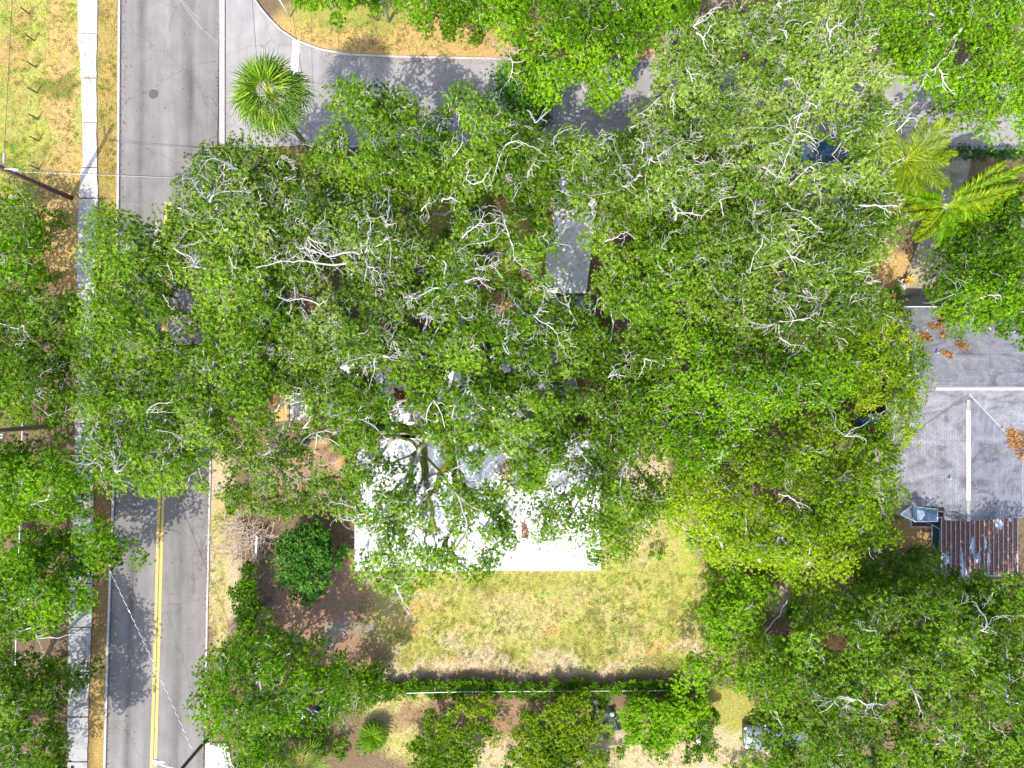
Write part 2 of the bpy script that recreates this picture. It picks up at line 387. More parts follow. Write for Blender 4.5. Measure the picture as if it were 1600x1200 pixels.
for _ in range(75):
    x_, y_ = _zr.uniform(600, 1095), _zr.uniform(905, 1040)
    ZONES.append((x_, y_, _zr.uniform(6, 34), _zr.uniform(4, 15), _zr.choice(['lawn','lawn','yellowlawn','sand','tan','orange','moss']), _zr.uniform(.3, 1)))
for _ in range(45):
    x_, y_ = _zr.uniform(0, 118), _zr.uniform(0, 310)
    ZONES.append((x_, y_, _zr.uniform(5, 18), _zr.uniform(5, 22), _zr.choice(['lawn','moss','yellowlawn','orange','orange','verge']), _zr.uniform(.3, 1)))
def ground():
    def axis(lo, hi, step, far):
        core = np.arange(lo, hi+1e-6, step); out = np.geomspace(1, far, 12)-1
        return np.concatenate([lo-out[:0:-1], core, hi+out[1:]])
    X = axis(-44, 44, .5, 420); Y = axis(-34, 34, .5, 420)
    gx, gy = np.meshgrid(X, Y); x = gx.ravel(); y = gy.ravel()
    px = 800+x*PPM; py = 600-y*PPM
    qx = px+(fbm(px, py, 1/18, 3)-.5)*34; qy = py+(fbm(px, py, 1/18, 5)-.5)*34
    col = np.tile(np.array(SOILS['litter']), (len(x), 1)); gr = np.full(len(x), .05)
    for cx, cy, rx, ry, s, gg in ZONES:
        d = np.sqrt(((qx-cx)/rx)**2+((qy-cy)/ry)**2); t = np.clip((1.12-d)/.24, 0, 1); t = t*t*(3-2*t)
        col = col*(1-t[:, None])+np.array(SOILS[s])*t[:, None]; gr = gr*(1-t)+gg*t
    z = (fbm(x, y, .35, 2)-.5)*.05-.06
    # keep the ground clear below the paving, a little proud elsewhere
    nx, ny = len(X), len(Y)
    i = np.arange(nx*ny).reshape(ny, nx)
    F = np.stack([i[:-1, :-1], i[:-1, 1:], i[1:, 1:], i[1:, :-1]], -1).reshape(-1, 4)
    rgba = np.concatenate([col, np.ones((len(x), 1))], 1); ga = np.stack([gr, gr, gr, np.ones_like(gr)], 1)
    o = npmesh('ground', np.stack([x, y, z], 1), F, GROUND, attrs=[('soil','POINT','FLOAT_COLOR',rgba), ('grassy','POINT','FLOAT_COLOR',ga)], smooth=True)
    o['kind'] = 'structure'; return px, py
ground()

# ------------------------------------------------------------------ roads
def lerp_tab(tab, y):
    ys = [t[0] for t in tab]; xs = [t[1] for t in tab]
    return float(np.interp(y, ys, xs))
ROADL = [(-4000,205),(-200,192),(0,190),(310,188),(770,181),(970,173),(1200,167),(1500,157),(5000,60)]
ROADR = [(-4000,360),(0,343),(200,340),(400,336),(730,327),(960,322),(1200,318),(1500,312),(5000,230)]
def road():
    ys = [-4000,-1500,-600,-200] + list(range(-100, 1301, 50)) + [1500,2200,3500,5000]
    V = []; A = []; F = []; K = 12
    for yy in ys:
        a, b = lerp_tab(ROADL, yy), lerp_tab(ROADR, yy)
        for k in range(K+1):
            t = k/K; x, y, _ = W(a+(b-a)*t, yy); V.append((x, y, .004+.05*(1-(2*t-1)**2))); A.append(t)
    for r in range(len(ys)-1):
        for k in range(K): i = r*(K+1)+k; F.append((i, i+K+1, i+K+2, i+1))
    o = npmesh('road', V, F, ASPH, attrs=[('across','POINT','FLOAT',A)], smooth=True); o['kind'] = 'structure'
    # centre lines (start south of the junction)
    cl = [(316,263),(520,258),(710,255),(850,250),(960,247),(1200,240),(1500,230),(5000,140)]
    cy = [316]+list(range(350, 1301, 50))+[1500,3000,5000]
    for off in (-3.1, 3.1):
        mb = MB(); vs = []; fs = []
        for yy in cy:
            c = lerp_tab(cl, yy)+off
            for s in (-2.1, 2.1):
                a, b = lerp_tab(ROADL, yy), lerp_tab(ROADR, yy); t = (c+s-a)/(b-a)
                x, y, _ = W(c+s, yy); vs.append((x, y, .004+.05*(1-(2*t-1)**2)+.006))
        for i in range(len(cy)-1): fs.append((2*i, 2*i+2, 2*i+3, 2*i+1))
        mb.add(vs, fs).build('centre_line', YELLOW, o)
    return o
ROAD = road()
def ribbon(name, pts, width, z0, z1, m, parent=None, kind='structure'):
    """raised strip following pts (site coordinates)"""
    mb = MB(); P = [Vector((p[0], p[1])) for p in pts]; L = []; R = []
    for i, p in enumerate(P):
        d = (P[min(i+1, len(P)-1)]-P[max(i-1, 0)]).normalized(); nrm = Vector((-d.y, d.x))
        L.append(p+nrm*width/2); R.append(p-nrm*width/2)
    vs = []
    for a, b in zip(L, R): vs += [(a.x, a.y, z0), (a.x, a.y, z1), (b.x, b.y, z1), (b.x, b.y, z0)]
    fs = []
    for i in range(len(P)-1):
        q = 4*i
        fs += [(q+1, q, q+4, q+5), (q+2, q+1, q+5, q+6), (q+3, q+2, q+6, q+7)]
    fs += [(0, 1, 2, 3), (4*len(P)-1, 4*len(P)-2, 4*len(P)-3, 4*len(P)-4)]
    o = mb.add(vs, fs).build(name, m, parent)
    if kind and parent is None: o['kind'] = kind
    return o
ys = [-4000,-600]+list(range(-100, 1301, 100))+[1500,3000,5000]
ribbon('kerb', [W(lerp_tab(ROADL, y)-3.0, y)[:2] for y in ys], .17, -.2, .10, KERB)
ribbon('gutter_or_shade', [W(lerp_tab(ROADL, y)-.2, y)[:2] for y in ys], .10, -.2, .012, M['darkflash'])  # dark strip painting the kerb's shadow along the asphalt edge
ys = list(range(-100, 226, 25))
ribbon('gutter_or_shade', [W(347+(y<0)*0, y)[:2] for y in [-4000,-600]+ys], .42, -.2, .024, GUTTER)
ys = [232,300,400,500,600,730,850,960,1060,1140]
ribbon('road_edge', [W(lerp_tab(ROADR, y)+1.5, y)[:2] for y in ys], .14, -.2, .03, KERB)

# side street (pale) with the flared corner
street_n = [(396,0),(405,14),(420,32),(438,50),(462,66),(500,80),(545,88),(610,91),(700,93),(800,95),(1020,99),(1250,112),(1450,125),(1700,140),(3200,200),(6000,260)]
street_s = [(6000,330),(3200,290),(1700,233),(1450,229),(1250,228),(720,227),(480,227),(420,229),(353,232)]
def side_street():
    top = [(353,-600),(385,-600),(390,-60)]+street_n
    poly = [W(*p)[:2] for p in top+street_s]
    mb = MB(); mb.prism(poly, -.2, .008)
    o = mb.build('street', ASPH2); o['kind'] = 'structure'
    k = ribbon('kerb', [W(px+1, py-2)[:2] for px, py in [(391,-60)]+street_n], .16, -.2, .11, KERB)
    ribbon('kerb', [W(px, py+2)[:2] for px, py in street_s[1:-2]], .16, -.2, .11, KERB)
    # worn white stop bar on the street mouth
    mb = MB(); pts = [(458,60),(468,62),(468,80),(466,98),(465,118),(455,118),(455,98),(457,80)]
    mb.add([W(a, b, 0)[:2]+(.013,) for a, b in pts], [tuple(range(len(pts)))[::-1]])
    mb.build('stop_bar', WHITEP, o)
    for pts in ([(480,60),(484,118)], [(442,50),(447,118)]):
        pass
    return o
STREET = side_street()
# manhole
t = thing('manhole_cover', 'round cast iron manhole cover set in the wide grey road', 'manhole cover', W(240,147,.045))
MB().lathe(W(240,147,.03), [(.36,0),(.36,.035),(.30,.036)], 28).build('frame', M['iron'], t)
MB().lathe(W(240,147,.03), [(.28,.0),(.28,.042),(.1,.045)], 28).build('lid', M['iron'], t)
# sidewalk of slabs
SWL = [(-200,124),(70,122),(80,126),(190,129),(250,129),(310,123),(450,120),(600,119),(680,118),(850,112),(950,108),(1050,107),(1200,105),(1500,98)]
SWR = [(-200,155),(22,152),(60,151),(190,151),(250,151),(310,153),(450,147),(600,146),(680,146),(850,146),(950,144),(1050,140),(1200,136),(1500,130)]
o = ribbon('sidewalk', [W((lerp_tab(SWL, y)+lerp_tab(SWR, y))/2, y)[:2] for y in (-200,0,200,400,600,800,1000,1200,1400)], 1.1, -.2, -.035, M['log'])
js = [-158,-88,-18,52,122,192,262,310,380,452,522,592,662,732,802,872,911,980,1050,1120,1190,1260,1330,1400]
for i in range(len(js)-1):
    a, b = js[i]+1.0, js[i+1]-1.0; pts = []
    for k in range(5): yy = a+(b-a)*k/4; pts.append((lerp_tab(SWL, yy)+(RNG.random()-.5)*1.5, yy))
    for k in range(5): yy = b-(b-a)*k/4; pts.append((lerp_tab(SWR, yy)+(RNG.random()-.5)*1.5, yy))
    tz = (RNG.random()-.5)*.02
    MB().prism([W(*p)[:2] for p in pts], -.05, .03+tz).build('slab', CONC if js[i] < 500 else CONC_OLD, o)
# lawn driveways / slabs
dw = MB().prism([W(*p)[:2] for p in [(866,232),(938,232),(933,320),(916,458),(850,458),(853,400),(864,340)]], -.2, .03).build('driveway', CONC_SUNLIT, None); dw['kind'] = 'structure'
dw = MB().prism([W(*p)[:2] for p in [(846,463),(914,463),(905,560),(880,690),(815,690),(800,560)]], -.2, .02).build('driveway', CONC_OLD, None); dw['kind'] = 'structure'
dw = MB().prism([W(*p)[:2] for p in [(1440,235),(1520,235),(1495,365),(1480,480),(1404,480),(1412,440),(1440,365)]], -.2, .03).build('driveway', CONC_MOSS, None); dw['kind'] = 'structure'
dw = MB().prism([W(*p)[:2] for p in [(321,1160),(356,1162),(362,1195),(372,1300),(319,1300)]], -.2, .035).build('driveway', CONC, None); dw['kind'] = 'structure'
dw = MB().prism([W(*p)[:2] for p in [(1256,232),(1336,232),(1330,330),(1262,330)]], -.2, .03).build('driveway', CONC_OLD, None); dw['kind'] = 'structure'

# ------------------------------------------------------------------ trees
def in_poly(px, py, poly):
    c = np.zeros(len(px), bool); n = len(poly)
    for i in range(n):
        x1, y1 = poly[i]; x2, y2 = poly[(i+1) % n]
        cond = (y1 > py) != (y2 > py)
        with np.errstate(divide='ignore', invalid='ignore'):
            xx = (x2-x1)*(py-y1)/(y2-y1+1e-12)+x1
        c ^= cond & (px < xx)
    return c
def edge_dist(px, py, poly):
    d = np.full(len(px), 1e9); n = len(poly)
    for i in range(n):
        a = np.array(poly[i], float); b = np.array(poly[(i+1) % n], float); ab = b-a
        t = np.clip(((px-a[0])*ab[0]+(py-a[1])*ab[1])/(ab@ab+1e-9), 0, 1)
        d = np.minimum(d, np.hypot(px-a[0]-ab[0]*t, py-a[1]-ab[1]*t))
    return d
def segs_mesh(A, B, ra, rb, n):
    """frusta from A to B (arrays) -> V, F"""
    A = np.asarray(A, float); B = np.asarray(B, float); d = B-A; L = np.linalg.norm(d, axis=1, keepdims=True)+1e-9; d = d/L
    A = A-d*0.02; ref = np.where(np.abs(d[:, 2:3]) < .9, np.array([[0,0,1.]]), np.array([[1.,0,0]]))
    u = np.cross(d, ref); u /= np.linalg.norm(u, axis=1, keepdims=True); w = np.cross(d, u)
    ang = 2*np.pi*np.arange(n)/n; cs = np.cos(ang)[None, :, None]; sn = np.sin(ang)[None, :, None]
    ring = u[:, None]*cs+w[:, None]*sn
    Va = A[:, None]+ring*np.asarray(ra)[:, None, None]; Vb = B[:, None]+ring*np.asarray(rb)[:, None, None]
    V = np.concatenate([Va, Vb], 1).reshape(-1, 3); m = len(A)
    base = (np.arange(m)*2*n)[:, None]; k = np.arange(n); k2 = (k+1) % n
    F = np.stack([base+k, base+k2, base+n+k2, base+n+k], -1).reshape(-1, 4)
    return V, F
LEAFCOUNT = [0]
def leaves(C, cr, per, L, Wd, tint, seedv, flat=.62, sprig=6, tri=False):
    """leaf quads in sprigs round clump centres C with radii cr -> V, F, T"""
    rng = np.random.default_rng(seedv); nC = len(C)
    ns = max(1, per//sprig); N = nC*ns
    ci = np.repeat(np.arange(nC), ns)
    u = rng.normal(size=(N, 3)); u /= np.linalg.norm(u, axis=1, keepdims=True)
    low = u[:, 2] < -.15; u[low & (rng.random(N) < .75), 2] *= -1
    r = .35+.65*np.sqrt(rng.random(N)); r *= 1+.22*rng.normal(size=N)
    S = C[ci]+u*(r*cr[ci])[:, None]*np.array([1, 1, flat])
    # sprigs
    ax = u*np.array([.6, .6, .4])+np.array([0, 0, .8])+rng.normal(size=(N, 3))*.28
    ax /= np.linalg.norm(ax, axis=1, keepdims=True)
    ref = np.where(np.abs(ax[:, 0:1]) < .8, np.array([[1.,0,0]]), np.array([[0,1.,0]]))
    e1 = np.cross(ax, ref); e1 /= np.linalg.norm(e1, axis=1, keepdims=True); e2 = np.cross(ax, e1)
    k = np.arange(sprig); a = (2*np.pi*k/sprig)[None, :]+rng.random((N, 1))*6.28+rng.normal(size=(N, sprig))*.35
    el = rng.uniform(-.25, .75, (N, sprig))
    d = (e1[:, None]*np.cos(a)[..., None]+e2[:, None]*np.sin(a)[..., None])*np.cos(el)[..., None]+ax[:, None]*np.sin(el)[..., None]
    s = np.cross(ax[:, None], d); s /= np.linalg.norm(s, axis=2, keepdims=True)+1e-9
    up = np.cross(d, s)
    s = s+up*rng.normal(size=(N, sprig, 1))*.45
    ll = L*rng.uniform(.7, 1.35, (N, sprig, 1)); ww = Wd*rng.uniform(.7, 1.3, (N, sprig, 1))
    o = S[:, None]+d*ll*.12
    v0 = o; v2 = o+d*ll; mid = o+d*ll*.48+up*ll*.06
    v1 = mid+s*ww*.5; v3 = mid-s*ww*.5
    if tri: V = np.stack([o+s*ww*.5, o-s*ww*.5, v2], 2).reshape(-1, 3); F = np.arange(len(V)).reshape(-1, 3)
    else: V = np.stack([v0, v1, v2, v3], 2).reshape(-1, 3); F = np.arange(len(V)).reshape(-1, 4)
    T = tint[ci][:, None]+rng.normal(size=(N, 1))*.14+rng.normal(size=(N, sprig))*.16
    T = np.clip(T, 0, .93); T[rng.random(T.shape) < .006] = 1.0
    LEAFCOUNT[0] += len(F)
    return V, F, T.ravel()

def grow(base, forkz, targets, rng, wig=.16, r0=.03, lean=(0,0)):
    """skeleton: nodes with parents reaching each target"""
    P = [np.array(base, float)]; par = [-1]; plen = [0.0]
    steps = 5; fork = np.array([base[0]+lean[0], base[1]+lean[1], forkz])
    for i in range(1, steps+1):
        p = P[0]+(fork-P[0])*i/steps+rng.normal(size=3)*np.array([.06,.06,0]); P.append(p); par.append(len(P)-2); plen.append(0.0)
    tips = []
    order = np.argsort(np.hypot(targets[:, 0]-fork[0], targets[:, 1]-fork[1])+rng.random(len(targets))*1.5)
    cap = 20000; arr = np.zeros((cap, 3)); pl = np.zeros(cap); nN = len(P); arr[:nN] = P; pl[:nN] = 0; pl[:steps-1] = 6
    for ti in order:
        T = targets[ti]; d = np.linalg.norm(arr[:nN]-T, axis=1)
        cost = d+.42*pl[:nN]+np.where(arr[:nN, 2] > T[2]+.3, 2.0*(arr[:nN, 2]-T[2]), 0)
        j = int(np.argmin(cost)); dist = d[j]; k = max(1, int(math.ceil(dist/.62)))
        a = arr[j].copy(); prev = j; off = np.zeros(3)
        for q in range(1, k+1):
            t = q/k; off = off*.7+rng.normal(size=3)*wig*min(1, dist*.35+.3); w = math.sin(math.pi*min(1, t))
            c = a+(T-a)*t; c[2] += -w*dist*.06 if dist > 2 else 0
            c = c+off*(1-t**4)
            if nN >= cap: break
            arr[nN] = c; pl[nN] = pl[prev]+np.linalg.norm(c-arr[prev]); par.append(prev); prev = nN; nN += 1
        tips.append(prev)
    arr = arr[:nN]; par = np.array(par[:nN]); cnt = np.zeros(nN)
    for tp in tips: cnt[tp] += 1
    for i in range(nN-1, 0, -1): cnt[par[i]] += cnt[i]
    return arr, par, r0*np.maximum(cnt, .6)**.5

def twigs(C, cr, rng, per=3.0, rad=.02, over=.25):
    """pale crooked forking twigs through and just above the clumps"""
    A, B, ra, rb = [], [], [], []
    n = rng.poisson(per*1.05, len(C))
    for ci in np.nonzero(n)[0]:
        c = C[ci]; R = cr[ci]
        root = c+rng.normal(size=3)*np.array([.2,.2,.1])*R
        for _ in range(n[ci]):
            az = rng.uniform(0, 6.283); p = root+np.array([math.cos(az), math.sin(az), 0])*R*.15
            r = rad*rng.uniform(.7, 1.5); stack = [(p, az, rng.uniform(.25, .8), r, rng.integers(4, 8))]
            while stack:
                p, az, el, r, k = stack.pop()
                for q in range(k):
                    az += rng.normal()*.55; el = np.clip(el+rng.normal()*.35-.05, -.3, .9)
                    s = R*rng.uniform(.13, .26)
                    p2 = p+s*np.array([math.cos(az)*math.cos(el), math.sin(az)*math.cos(el), math.sin(el)])
                    if p2[2] > c[2]+R*.62+over: p2[2] = c[2]+R*.62+over-rng.random()*.1; el = -.1
                    A.append(p); B.append(p2); ra.append(r); rb.append(r*.86); r *= .86; p = p2
                    if rng.random() < .34 and k > 2 and len(stack) < 5:
                        stack.append((p.copy(), az+rng.choice([-1, 1])*rng.uniform(.5, 1.1), el, r*.85, int(k-q-1)))
    return A, B, ra, rb

LIMBS = {   # bare forking limbs that show above or through the leaves, by tree
 2: [([(566,396,11),(545,394,11.2),(512,401,11.2),(498,394,11.3),(480,388,11.3),(462,386,11.4)],.075), ([(512,401,11.2),(500,388,11.4),(492,374,11.5)],.045), ([(498,394,11.3),(482,400,11.4),(470,392,11.4),(458,378,11.5)],.04),
     ([(566,396,11),(562,380,11.3),(560,352,11.6),(568,342,11.6)],.06), ([(572,392,11.1),(576,370,11.4),(580,346,11.7),(572,336,11.7)],.055), ([(570,394,11),(590,384,11.3),(612,370,11.6)],.06),
     ([(566,396,11),(552,380,11.2),(545,374,11.4)],.045), ([(568,400,10.8),(574,416,11),(570,440,11.2)],.055), ([(574,416,11),(590,424,11.1),(596,440,11.3),(600,456,11.4)],.045), ([(574,416,11),(582,428,11.2),(580,444,11.3)],.035),
     ([(560,410,10.2),(520,414,10.4),(480,408,10.6),(440,408,10.8),(400,418,11)],.085), ([(480,408,10.6),(462,400,11),(450,408,11.2)],.04), ([(440,408,10.8),(424,402,11),(412,410,11)],.035),
     ([(486,505,9),(490,488,10),(500,476,10.6),(470,466,10.8),(450,470,11),(432,462,11)],.075), ([(500,476,10.6),(512,470,11)],.035), ([(358,400,10.5),(365,420,10.6),(362,430,10.8)],.06),
     ([(352,290,10),(360,300,10.2),(372,300,10.4),(384,290,10.5)],.06), ([(316,272,9.5),(326,282,9.8),(340,280,10)],.05), ([(322,276,9.5),(334,270,9.8),(342,262,10)],.04)],
 4: [([(700,455,11),(720,440,11.3),(745,434,11.6),(765,438,11.8)],.075), ([(745,434,11.6),(756,444,11.8),(762,452,11.8)],.04), ([(700,455,11),(694,435,11.3),(696,412,11.6),(690,406,11.8)],.06), ([(700,455,11),(712,458,11.4),(716,470,11.6)],.05),
     ([(696,448,10.8),(675,452,11),(660,460,11.2),(645,466,11.4),(634,474,11.5)],.07), ([(645,466,11.4),(638,462,11.5),(632,466,11.6)],.035), ([(706,424,10.8),(740,420,11),(765,414,11.2),(785,404,11.4)],.10), ([(765,414,11.2),(775,420,11.4),(780,428,11.5)],.04),
     ([(722,372,11.5),(735,360,11.7),(750,348,11.9),(758,330,12)],.055), ([(750,348,11.9),(765,350,11.9),(764,368,12)],.04), ([(716,488,11.5),(728,498,11.7),(740,494,11.8)],.04), ([(652,492,11),(662,488,11.2),(668,496,11.2)],.04)],
 3: [([(690,262,9.5),(700,250,10),(715,236,10.3),(725,222,10.6)],.08), ([(700,250,10),(695,236,10.3),(690,228,10.6)],.05), ([(812,300,8),(820,285,9),(830,262,10),(836,250,10.6)],.11), ([(820,285,9),(808,300,9.4),(800,315,9.6)],.07),
     ([(740,288,10.5),(755,282,10.7),(762,270,10.9),(768,260,11)],.06), ([(740,288,10.5),(728,280,10.7),(735,262,10.9)],.05), ([(640,238,10),(650,250,10.2),(660,244,10.4)],.045), ([(610,232,10),(622,244,10.2),(628,236,10.4)],.045),
     ([(824,172,9.5),(836,192,9.8),(848,182,10),(858,172,10.2)],.05), ([(658,330,10.5),(668,318,10.8),(672,308,11)],.06), ([(690,315,10.8),(705,308,11),(720,318,11.2)],.06)],
 1: [([(250,520,8),(268,522,8.6),(285,512,9)],.10), ([(260,570,7.5),(265,555,8),(270,545,8.4),(276,535,8.6)],.085), ([(272,388,10),(300,402,10),(305,415,10.2),(285,418,10.4)],.055), ([(262,410,10),(268,425,10.2),(270,438,10.3)],.05), ([(255,460,9.8),(262,472,10),(264,480,10)],.05),
     ([(300,415,9.5),(345,422,9.5),(375,428,9.5),(400,432,9.5)],.08), ([(278,325,9.5),(292,330,9.7),(302,338,9.8)],.055), ([(245,345,9.5),(248,358,9.6),(240,364,9.7)],.05)],
 5: [([(664,715,7.5),(664,745,8.5),(668,770,9.5),(676,800,10.3),(680,830,10.8)],.34), ([(664,745,8.5),(650,765,9.4),(648,775,9.8),(632,786,10.2),(628,805,10.6)],.2), ([(664,712,7.5),(645,690,8.3),(620,682,9),(598,680,9.5),(575,690,10)],.18),
     ([(664,712,7.5),(690,740,8.8),(712,770,9.8),(735,790,10.4),(755,800,10.8)],.12), ([(664,715,7.2),(664,692,8),(660,672,9),(650,655,9.8)],.28), ([(664,715,7.2),(640,712,8.4),(615,722,9.4),(590,725,10),(570,720,10.2)],.11),
     ([(668,770,9.5),(655,790,10),(645,820,10.6),(640,850,11),(632,880,11)],.07), ([(712,770,9.8),(728,810,10.6),(734,850,11),(728,880,11)],.07), ([(676,800,10.3),(700,830,10.8),(720,850,11)],.05), ([(690,740,8.8),(715,730,9.6),(735,722,10.2)],.06),
     ([(598,680,9.5),(585,665,10),(560,655,10.4)],.06), ([(675,648,9.8),(690,647,10.2),(706,650,10.4)],.06), ([(632,786,10.2),(610,780,10.6),(590,770,10.8)],.05)],
 8: [([(1027,300,11),(1034,285,11.5),(1033,262,12),(1026,240,12.2)],.07), ([(1034,285,11.5),(1042,275,12),(1050,262,12.1)],.045), ([(1003,240,11.6),(1006,225,12),(992,215,12)],.05), ([(1088,50,11.5),(1098,60,11.6),(1104,78,11.5)],.07), ([(1098,60,11.6),(1108,45,11.8),(1118,36,12)],.05),
     ([(1083,128,11.5),(1078,115,11.8),(1072,105,12)],.05), ([(1052,145,11.5),(1050,155,11.6),(1056,165,11.7)],.06), ([(830,0,5),(834,1,5)],.02), ([(1060,225,11.5),(1063,240,11.6),(1050,250,11.8)],.055), ([(1034,150,11),(1012,170,11.2),(995,182,11.2)],.04)],
 9: [([(1296,70,12),(1297,50,12.4),(1304,42,12.5),(1318,36,12.5),(1324,28,12.5)],.075), ([(1297,50,12.4),(1292,36,12.6),(1300,22,12.7)],.05), ([(1304,98,11.5),(1318,84,12),(1330,74,12.3)],.07), ([(1230,60,12.2),(1228,48,12.4),(1215,46,12.5)],.055), ([(1240,185,12),(1250,178,12.3),(1244,200,12)],.07), ([(1276,170,12),(1270,162,12.3),(1258,160,12.3)],.05),
     ([(1322,195,11.5),(1332,200,11.8),(1326,208,11.8)],.05), ([(1400,205,11),(1415,190,11.3),(1425,175,11.5)],.06), ([(1415,190,11.3),(1428,182,11.5)],.05), ([(1225,125,12),(1240,122,12.2)],.05), ([(1452,50,9.5),(1460,40,9.8),(1470,48,9.6),(1462,58,9.5)],.04)],
 10: [([(1332,320,11),(1350,321,11.3),(1370,321,11.4),(1400,323,11.4),(1410,318,11.4)],.075), ([(1338,345,11),(1338,330,11.2),(1334,320,11.3)],.055), ([(1338,345,11),(1346,348,11.3),(1344,362,11.3)],.04), ([(1370,321,11.4),(1385,328,11.5),(1394,335,11.4)],.04), ([(1218,340,11.5),(1230,352,11.7),(1245,362,11.8),(1248,375,11.7)],.06),
     ([(1230,315,11.5),(1235,325,11.7),(1242,328,11.8)],.045), ([(1205,412,10),(1215,425,9.6),(1225,442,9)],.14), ([(1315,345,11),(1318,335,11.3),(1315,325,11.4)],.05)],
 11: [([(1055,345,10.5),(1058,333,11),(1080,334,11.2),(1100,336,11.3)],.06), ([(1058,333,11),(1050,318,11.3),(1055,308,11.4)],.05), ([(1080,334,11.2),(1084,322,11.4)],.035), ([(945,378,10.5),(960,372,10.7),(975,365,10.8),(985,358,10.9)],.05), ([(950,590,9.5),(965,584,9.8),(980,588,9.8)],.045), ([(950,590,9.5),(960,578,9.8),(955,570,9.9)],.04)],
 19: [([(1216,772,8),(1232,774,8.4),(1245,785,8.3),(1252,800,8)],.09), ([(1245,785,8.3),(1260,790,8.2),(1265,800,8)],.05), ([(1195,745,8),(1212,732,8.4),(1220,722,8.6)],.05)],
 20: [([(1180,765,6),(1182,785,6.4),(1190,805,6.6)],.10), ([(1180,765,6),(1170,750,6.6),(1155,745,7)],.06), ([(1220,840,6.5),(1216,855,6.8),(1212,865,7)],.045), ([(1220,840,6.5),(1230,852,6.8),(1235,862,7)],.04)],
 22: [([(1420,1065,9),(1430,1085,9.3),(1438,1110,9.3),(1450,1122,9.4)],.08), ([(1475,1128,9.5),(1480,1150,9.5),(1490,1160,9.6)],.06), ([(1452,948,9),(1446,940,9.4)],.04), ([(1550,940,9.5),(1552,925,9.8)],.05), ([(1510,1172,9),(1530,1168,9.2)],.06), ([(1300+265,1130,9),(1575,1122,9.3)],.05)],
 30: [([(412,1110,6),(425,1096,6.4),(440,1090,6.7)],.05), ([(412,1110,6),(405,1095,6.4)],.035)],
}
GAPS = []   # open places in the canopies (cx, cy, rx, ry)
def tree(name, label, poly, base, ztop, zlow, leaf='oak', group=None, dens=1.0, twig=1.0, twr=.02, sp=21.0, clr=.88, per=240, L=.165, Wd=.105,
         cat='tree', bark=None, tint=.45, dome=85.0, lay2=.75, seed=1, forkz=None, r0=.03, lean=(0,0), lobes=1.7, pad=.46, wig=.16):
    zlow = max(zlow, ztop*.75) if ztop >= 9 else zlow; rng = np.random.default_rng(seed*101+7); bark = bark or BARK
    xs = [p[0] for p in poly]; ys = [p[1] for p in poly]
    n = int((max(xs)-min(xs))*(max(ys)-min(ys))/(sp*sp)*14)
    px = rng.uniform(min(xs), max(xs), n); py = rng.uniform(min(ys), max(ys), n)
    ok = in_poly(px, py, poly); px, py = px[ok], py[ok]
    d = edge_dist(px, py, poly); ppm = PPM*H/(H-ztop*.85)
    ok = d > clr*ppm*pad; px, py, d = px[ok], py[ok], d[ok]
    for cx, cy, rx, ry in GAPS:
        g_ = clr*ppm*.62
        ok = ((px-cx)/(rx+g_))**2+((py-cy)/(ry+g_))**2 > 1; px, py, d = px[ok], py[ok], d[ok]
    nz = fbm(px, py, 1/42., seed+.5, 2)
    ok = nz > (1-dens)*.62+.04; px, py, d = px[ok], py[ok], d[ok]
    keep = []; cell = {}; s = sp
    for i in range(len(px)):
        k = (int(px[i]//s), int(py[i]//s)); bad = False
        for a in (-1, 0, 1):
            for b in (-1, 0, 1):
                for j in cell.get((k[0]+a, k[1]+b), ()):
                    if (px[i]-px[j])**2+(py[i]-py[j])**2 < s*s*.72: bad = True; break
                if bad: break
            if bad: break
        if not bad: cell.setdefault(k, []).append(i); keep.append(i)
    keep = np.array(keep, int); px, py, d = px[keep], py[keep], d[keep]
    # lobes: domed groups of clumps
    nl = max(2, int(len(px)/7)); li = rng.choice(len(px), min(nl, len(px)), replace=False)
    dl = np.min(np.hypot(px[:, None]-px[li][None], py[:, None]-py[li][None]), axis=1)
    lh = (rng.random(len(li))-.5)*1.6
    nearest = np.argmin(np.hypot(px[:, None]-px[li][None], py[:, None]-py[li][None]), axis=1)
    t = np.clip(d/dome, 0, 1); z = zlow+(ztop-zlow)*np.sqrt(1-(1-t)**2)
    z = z-lobes*np.clip(dl/55., 0, 1)**1.3*min(1.0, ztop/9)+lh[nearest]*min(1, ztop/9)+rng.normal(size=len(z))*.25*min(1, ztop/8)
    z = np.maximum(z, min(clr*.6, ztop*.5)); k = (H-z)/H/PPM
    C = np.stack([(px-800)*k, (600-py)*k, z], 1)
    cr = clr*rng.uniform(.78, 1.25, len(C))
    T = np.clip(tint+(fbm(px, py, 1/35., seed+3, 2)-.5)*.9+(fbm(px, py, 1/140., 9, 2)-.5)*.4, .08, .85)
    # a lower, shaded layer
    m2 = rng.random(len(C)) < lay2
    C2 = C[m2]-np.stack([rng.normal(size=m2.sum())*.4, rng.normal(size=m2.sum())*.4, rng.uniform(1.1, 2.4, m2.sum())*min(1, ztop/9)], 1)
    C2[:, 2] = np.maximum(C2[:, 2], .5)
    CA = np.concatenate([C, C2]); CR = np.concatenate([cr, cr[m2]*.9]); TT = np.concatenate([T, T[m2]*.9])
    b = W(base[0], base[1], -.1)
    root = thing(name, label, cat, (b[0], b[1], 0), group)
    fz = forkz if forkz else zlow*.55
    arr, par, rad = grow(b, fz, CA-np.array([0, 0, .25])*(CR[:, None]), rng, wig=wig, r0=r0, lean=lean)
    idx = np.arange(1, len(arr)); pr = par[1:]
    ra = np.minimum(rad[pr], rad[idx]*1.5); rb = rad[idx]
    thick = rb > .075
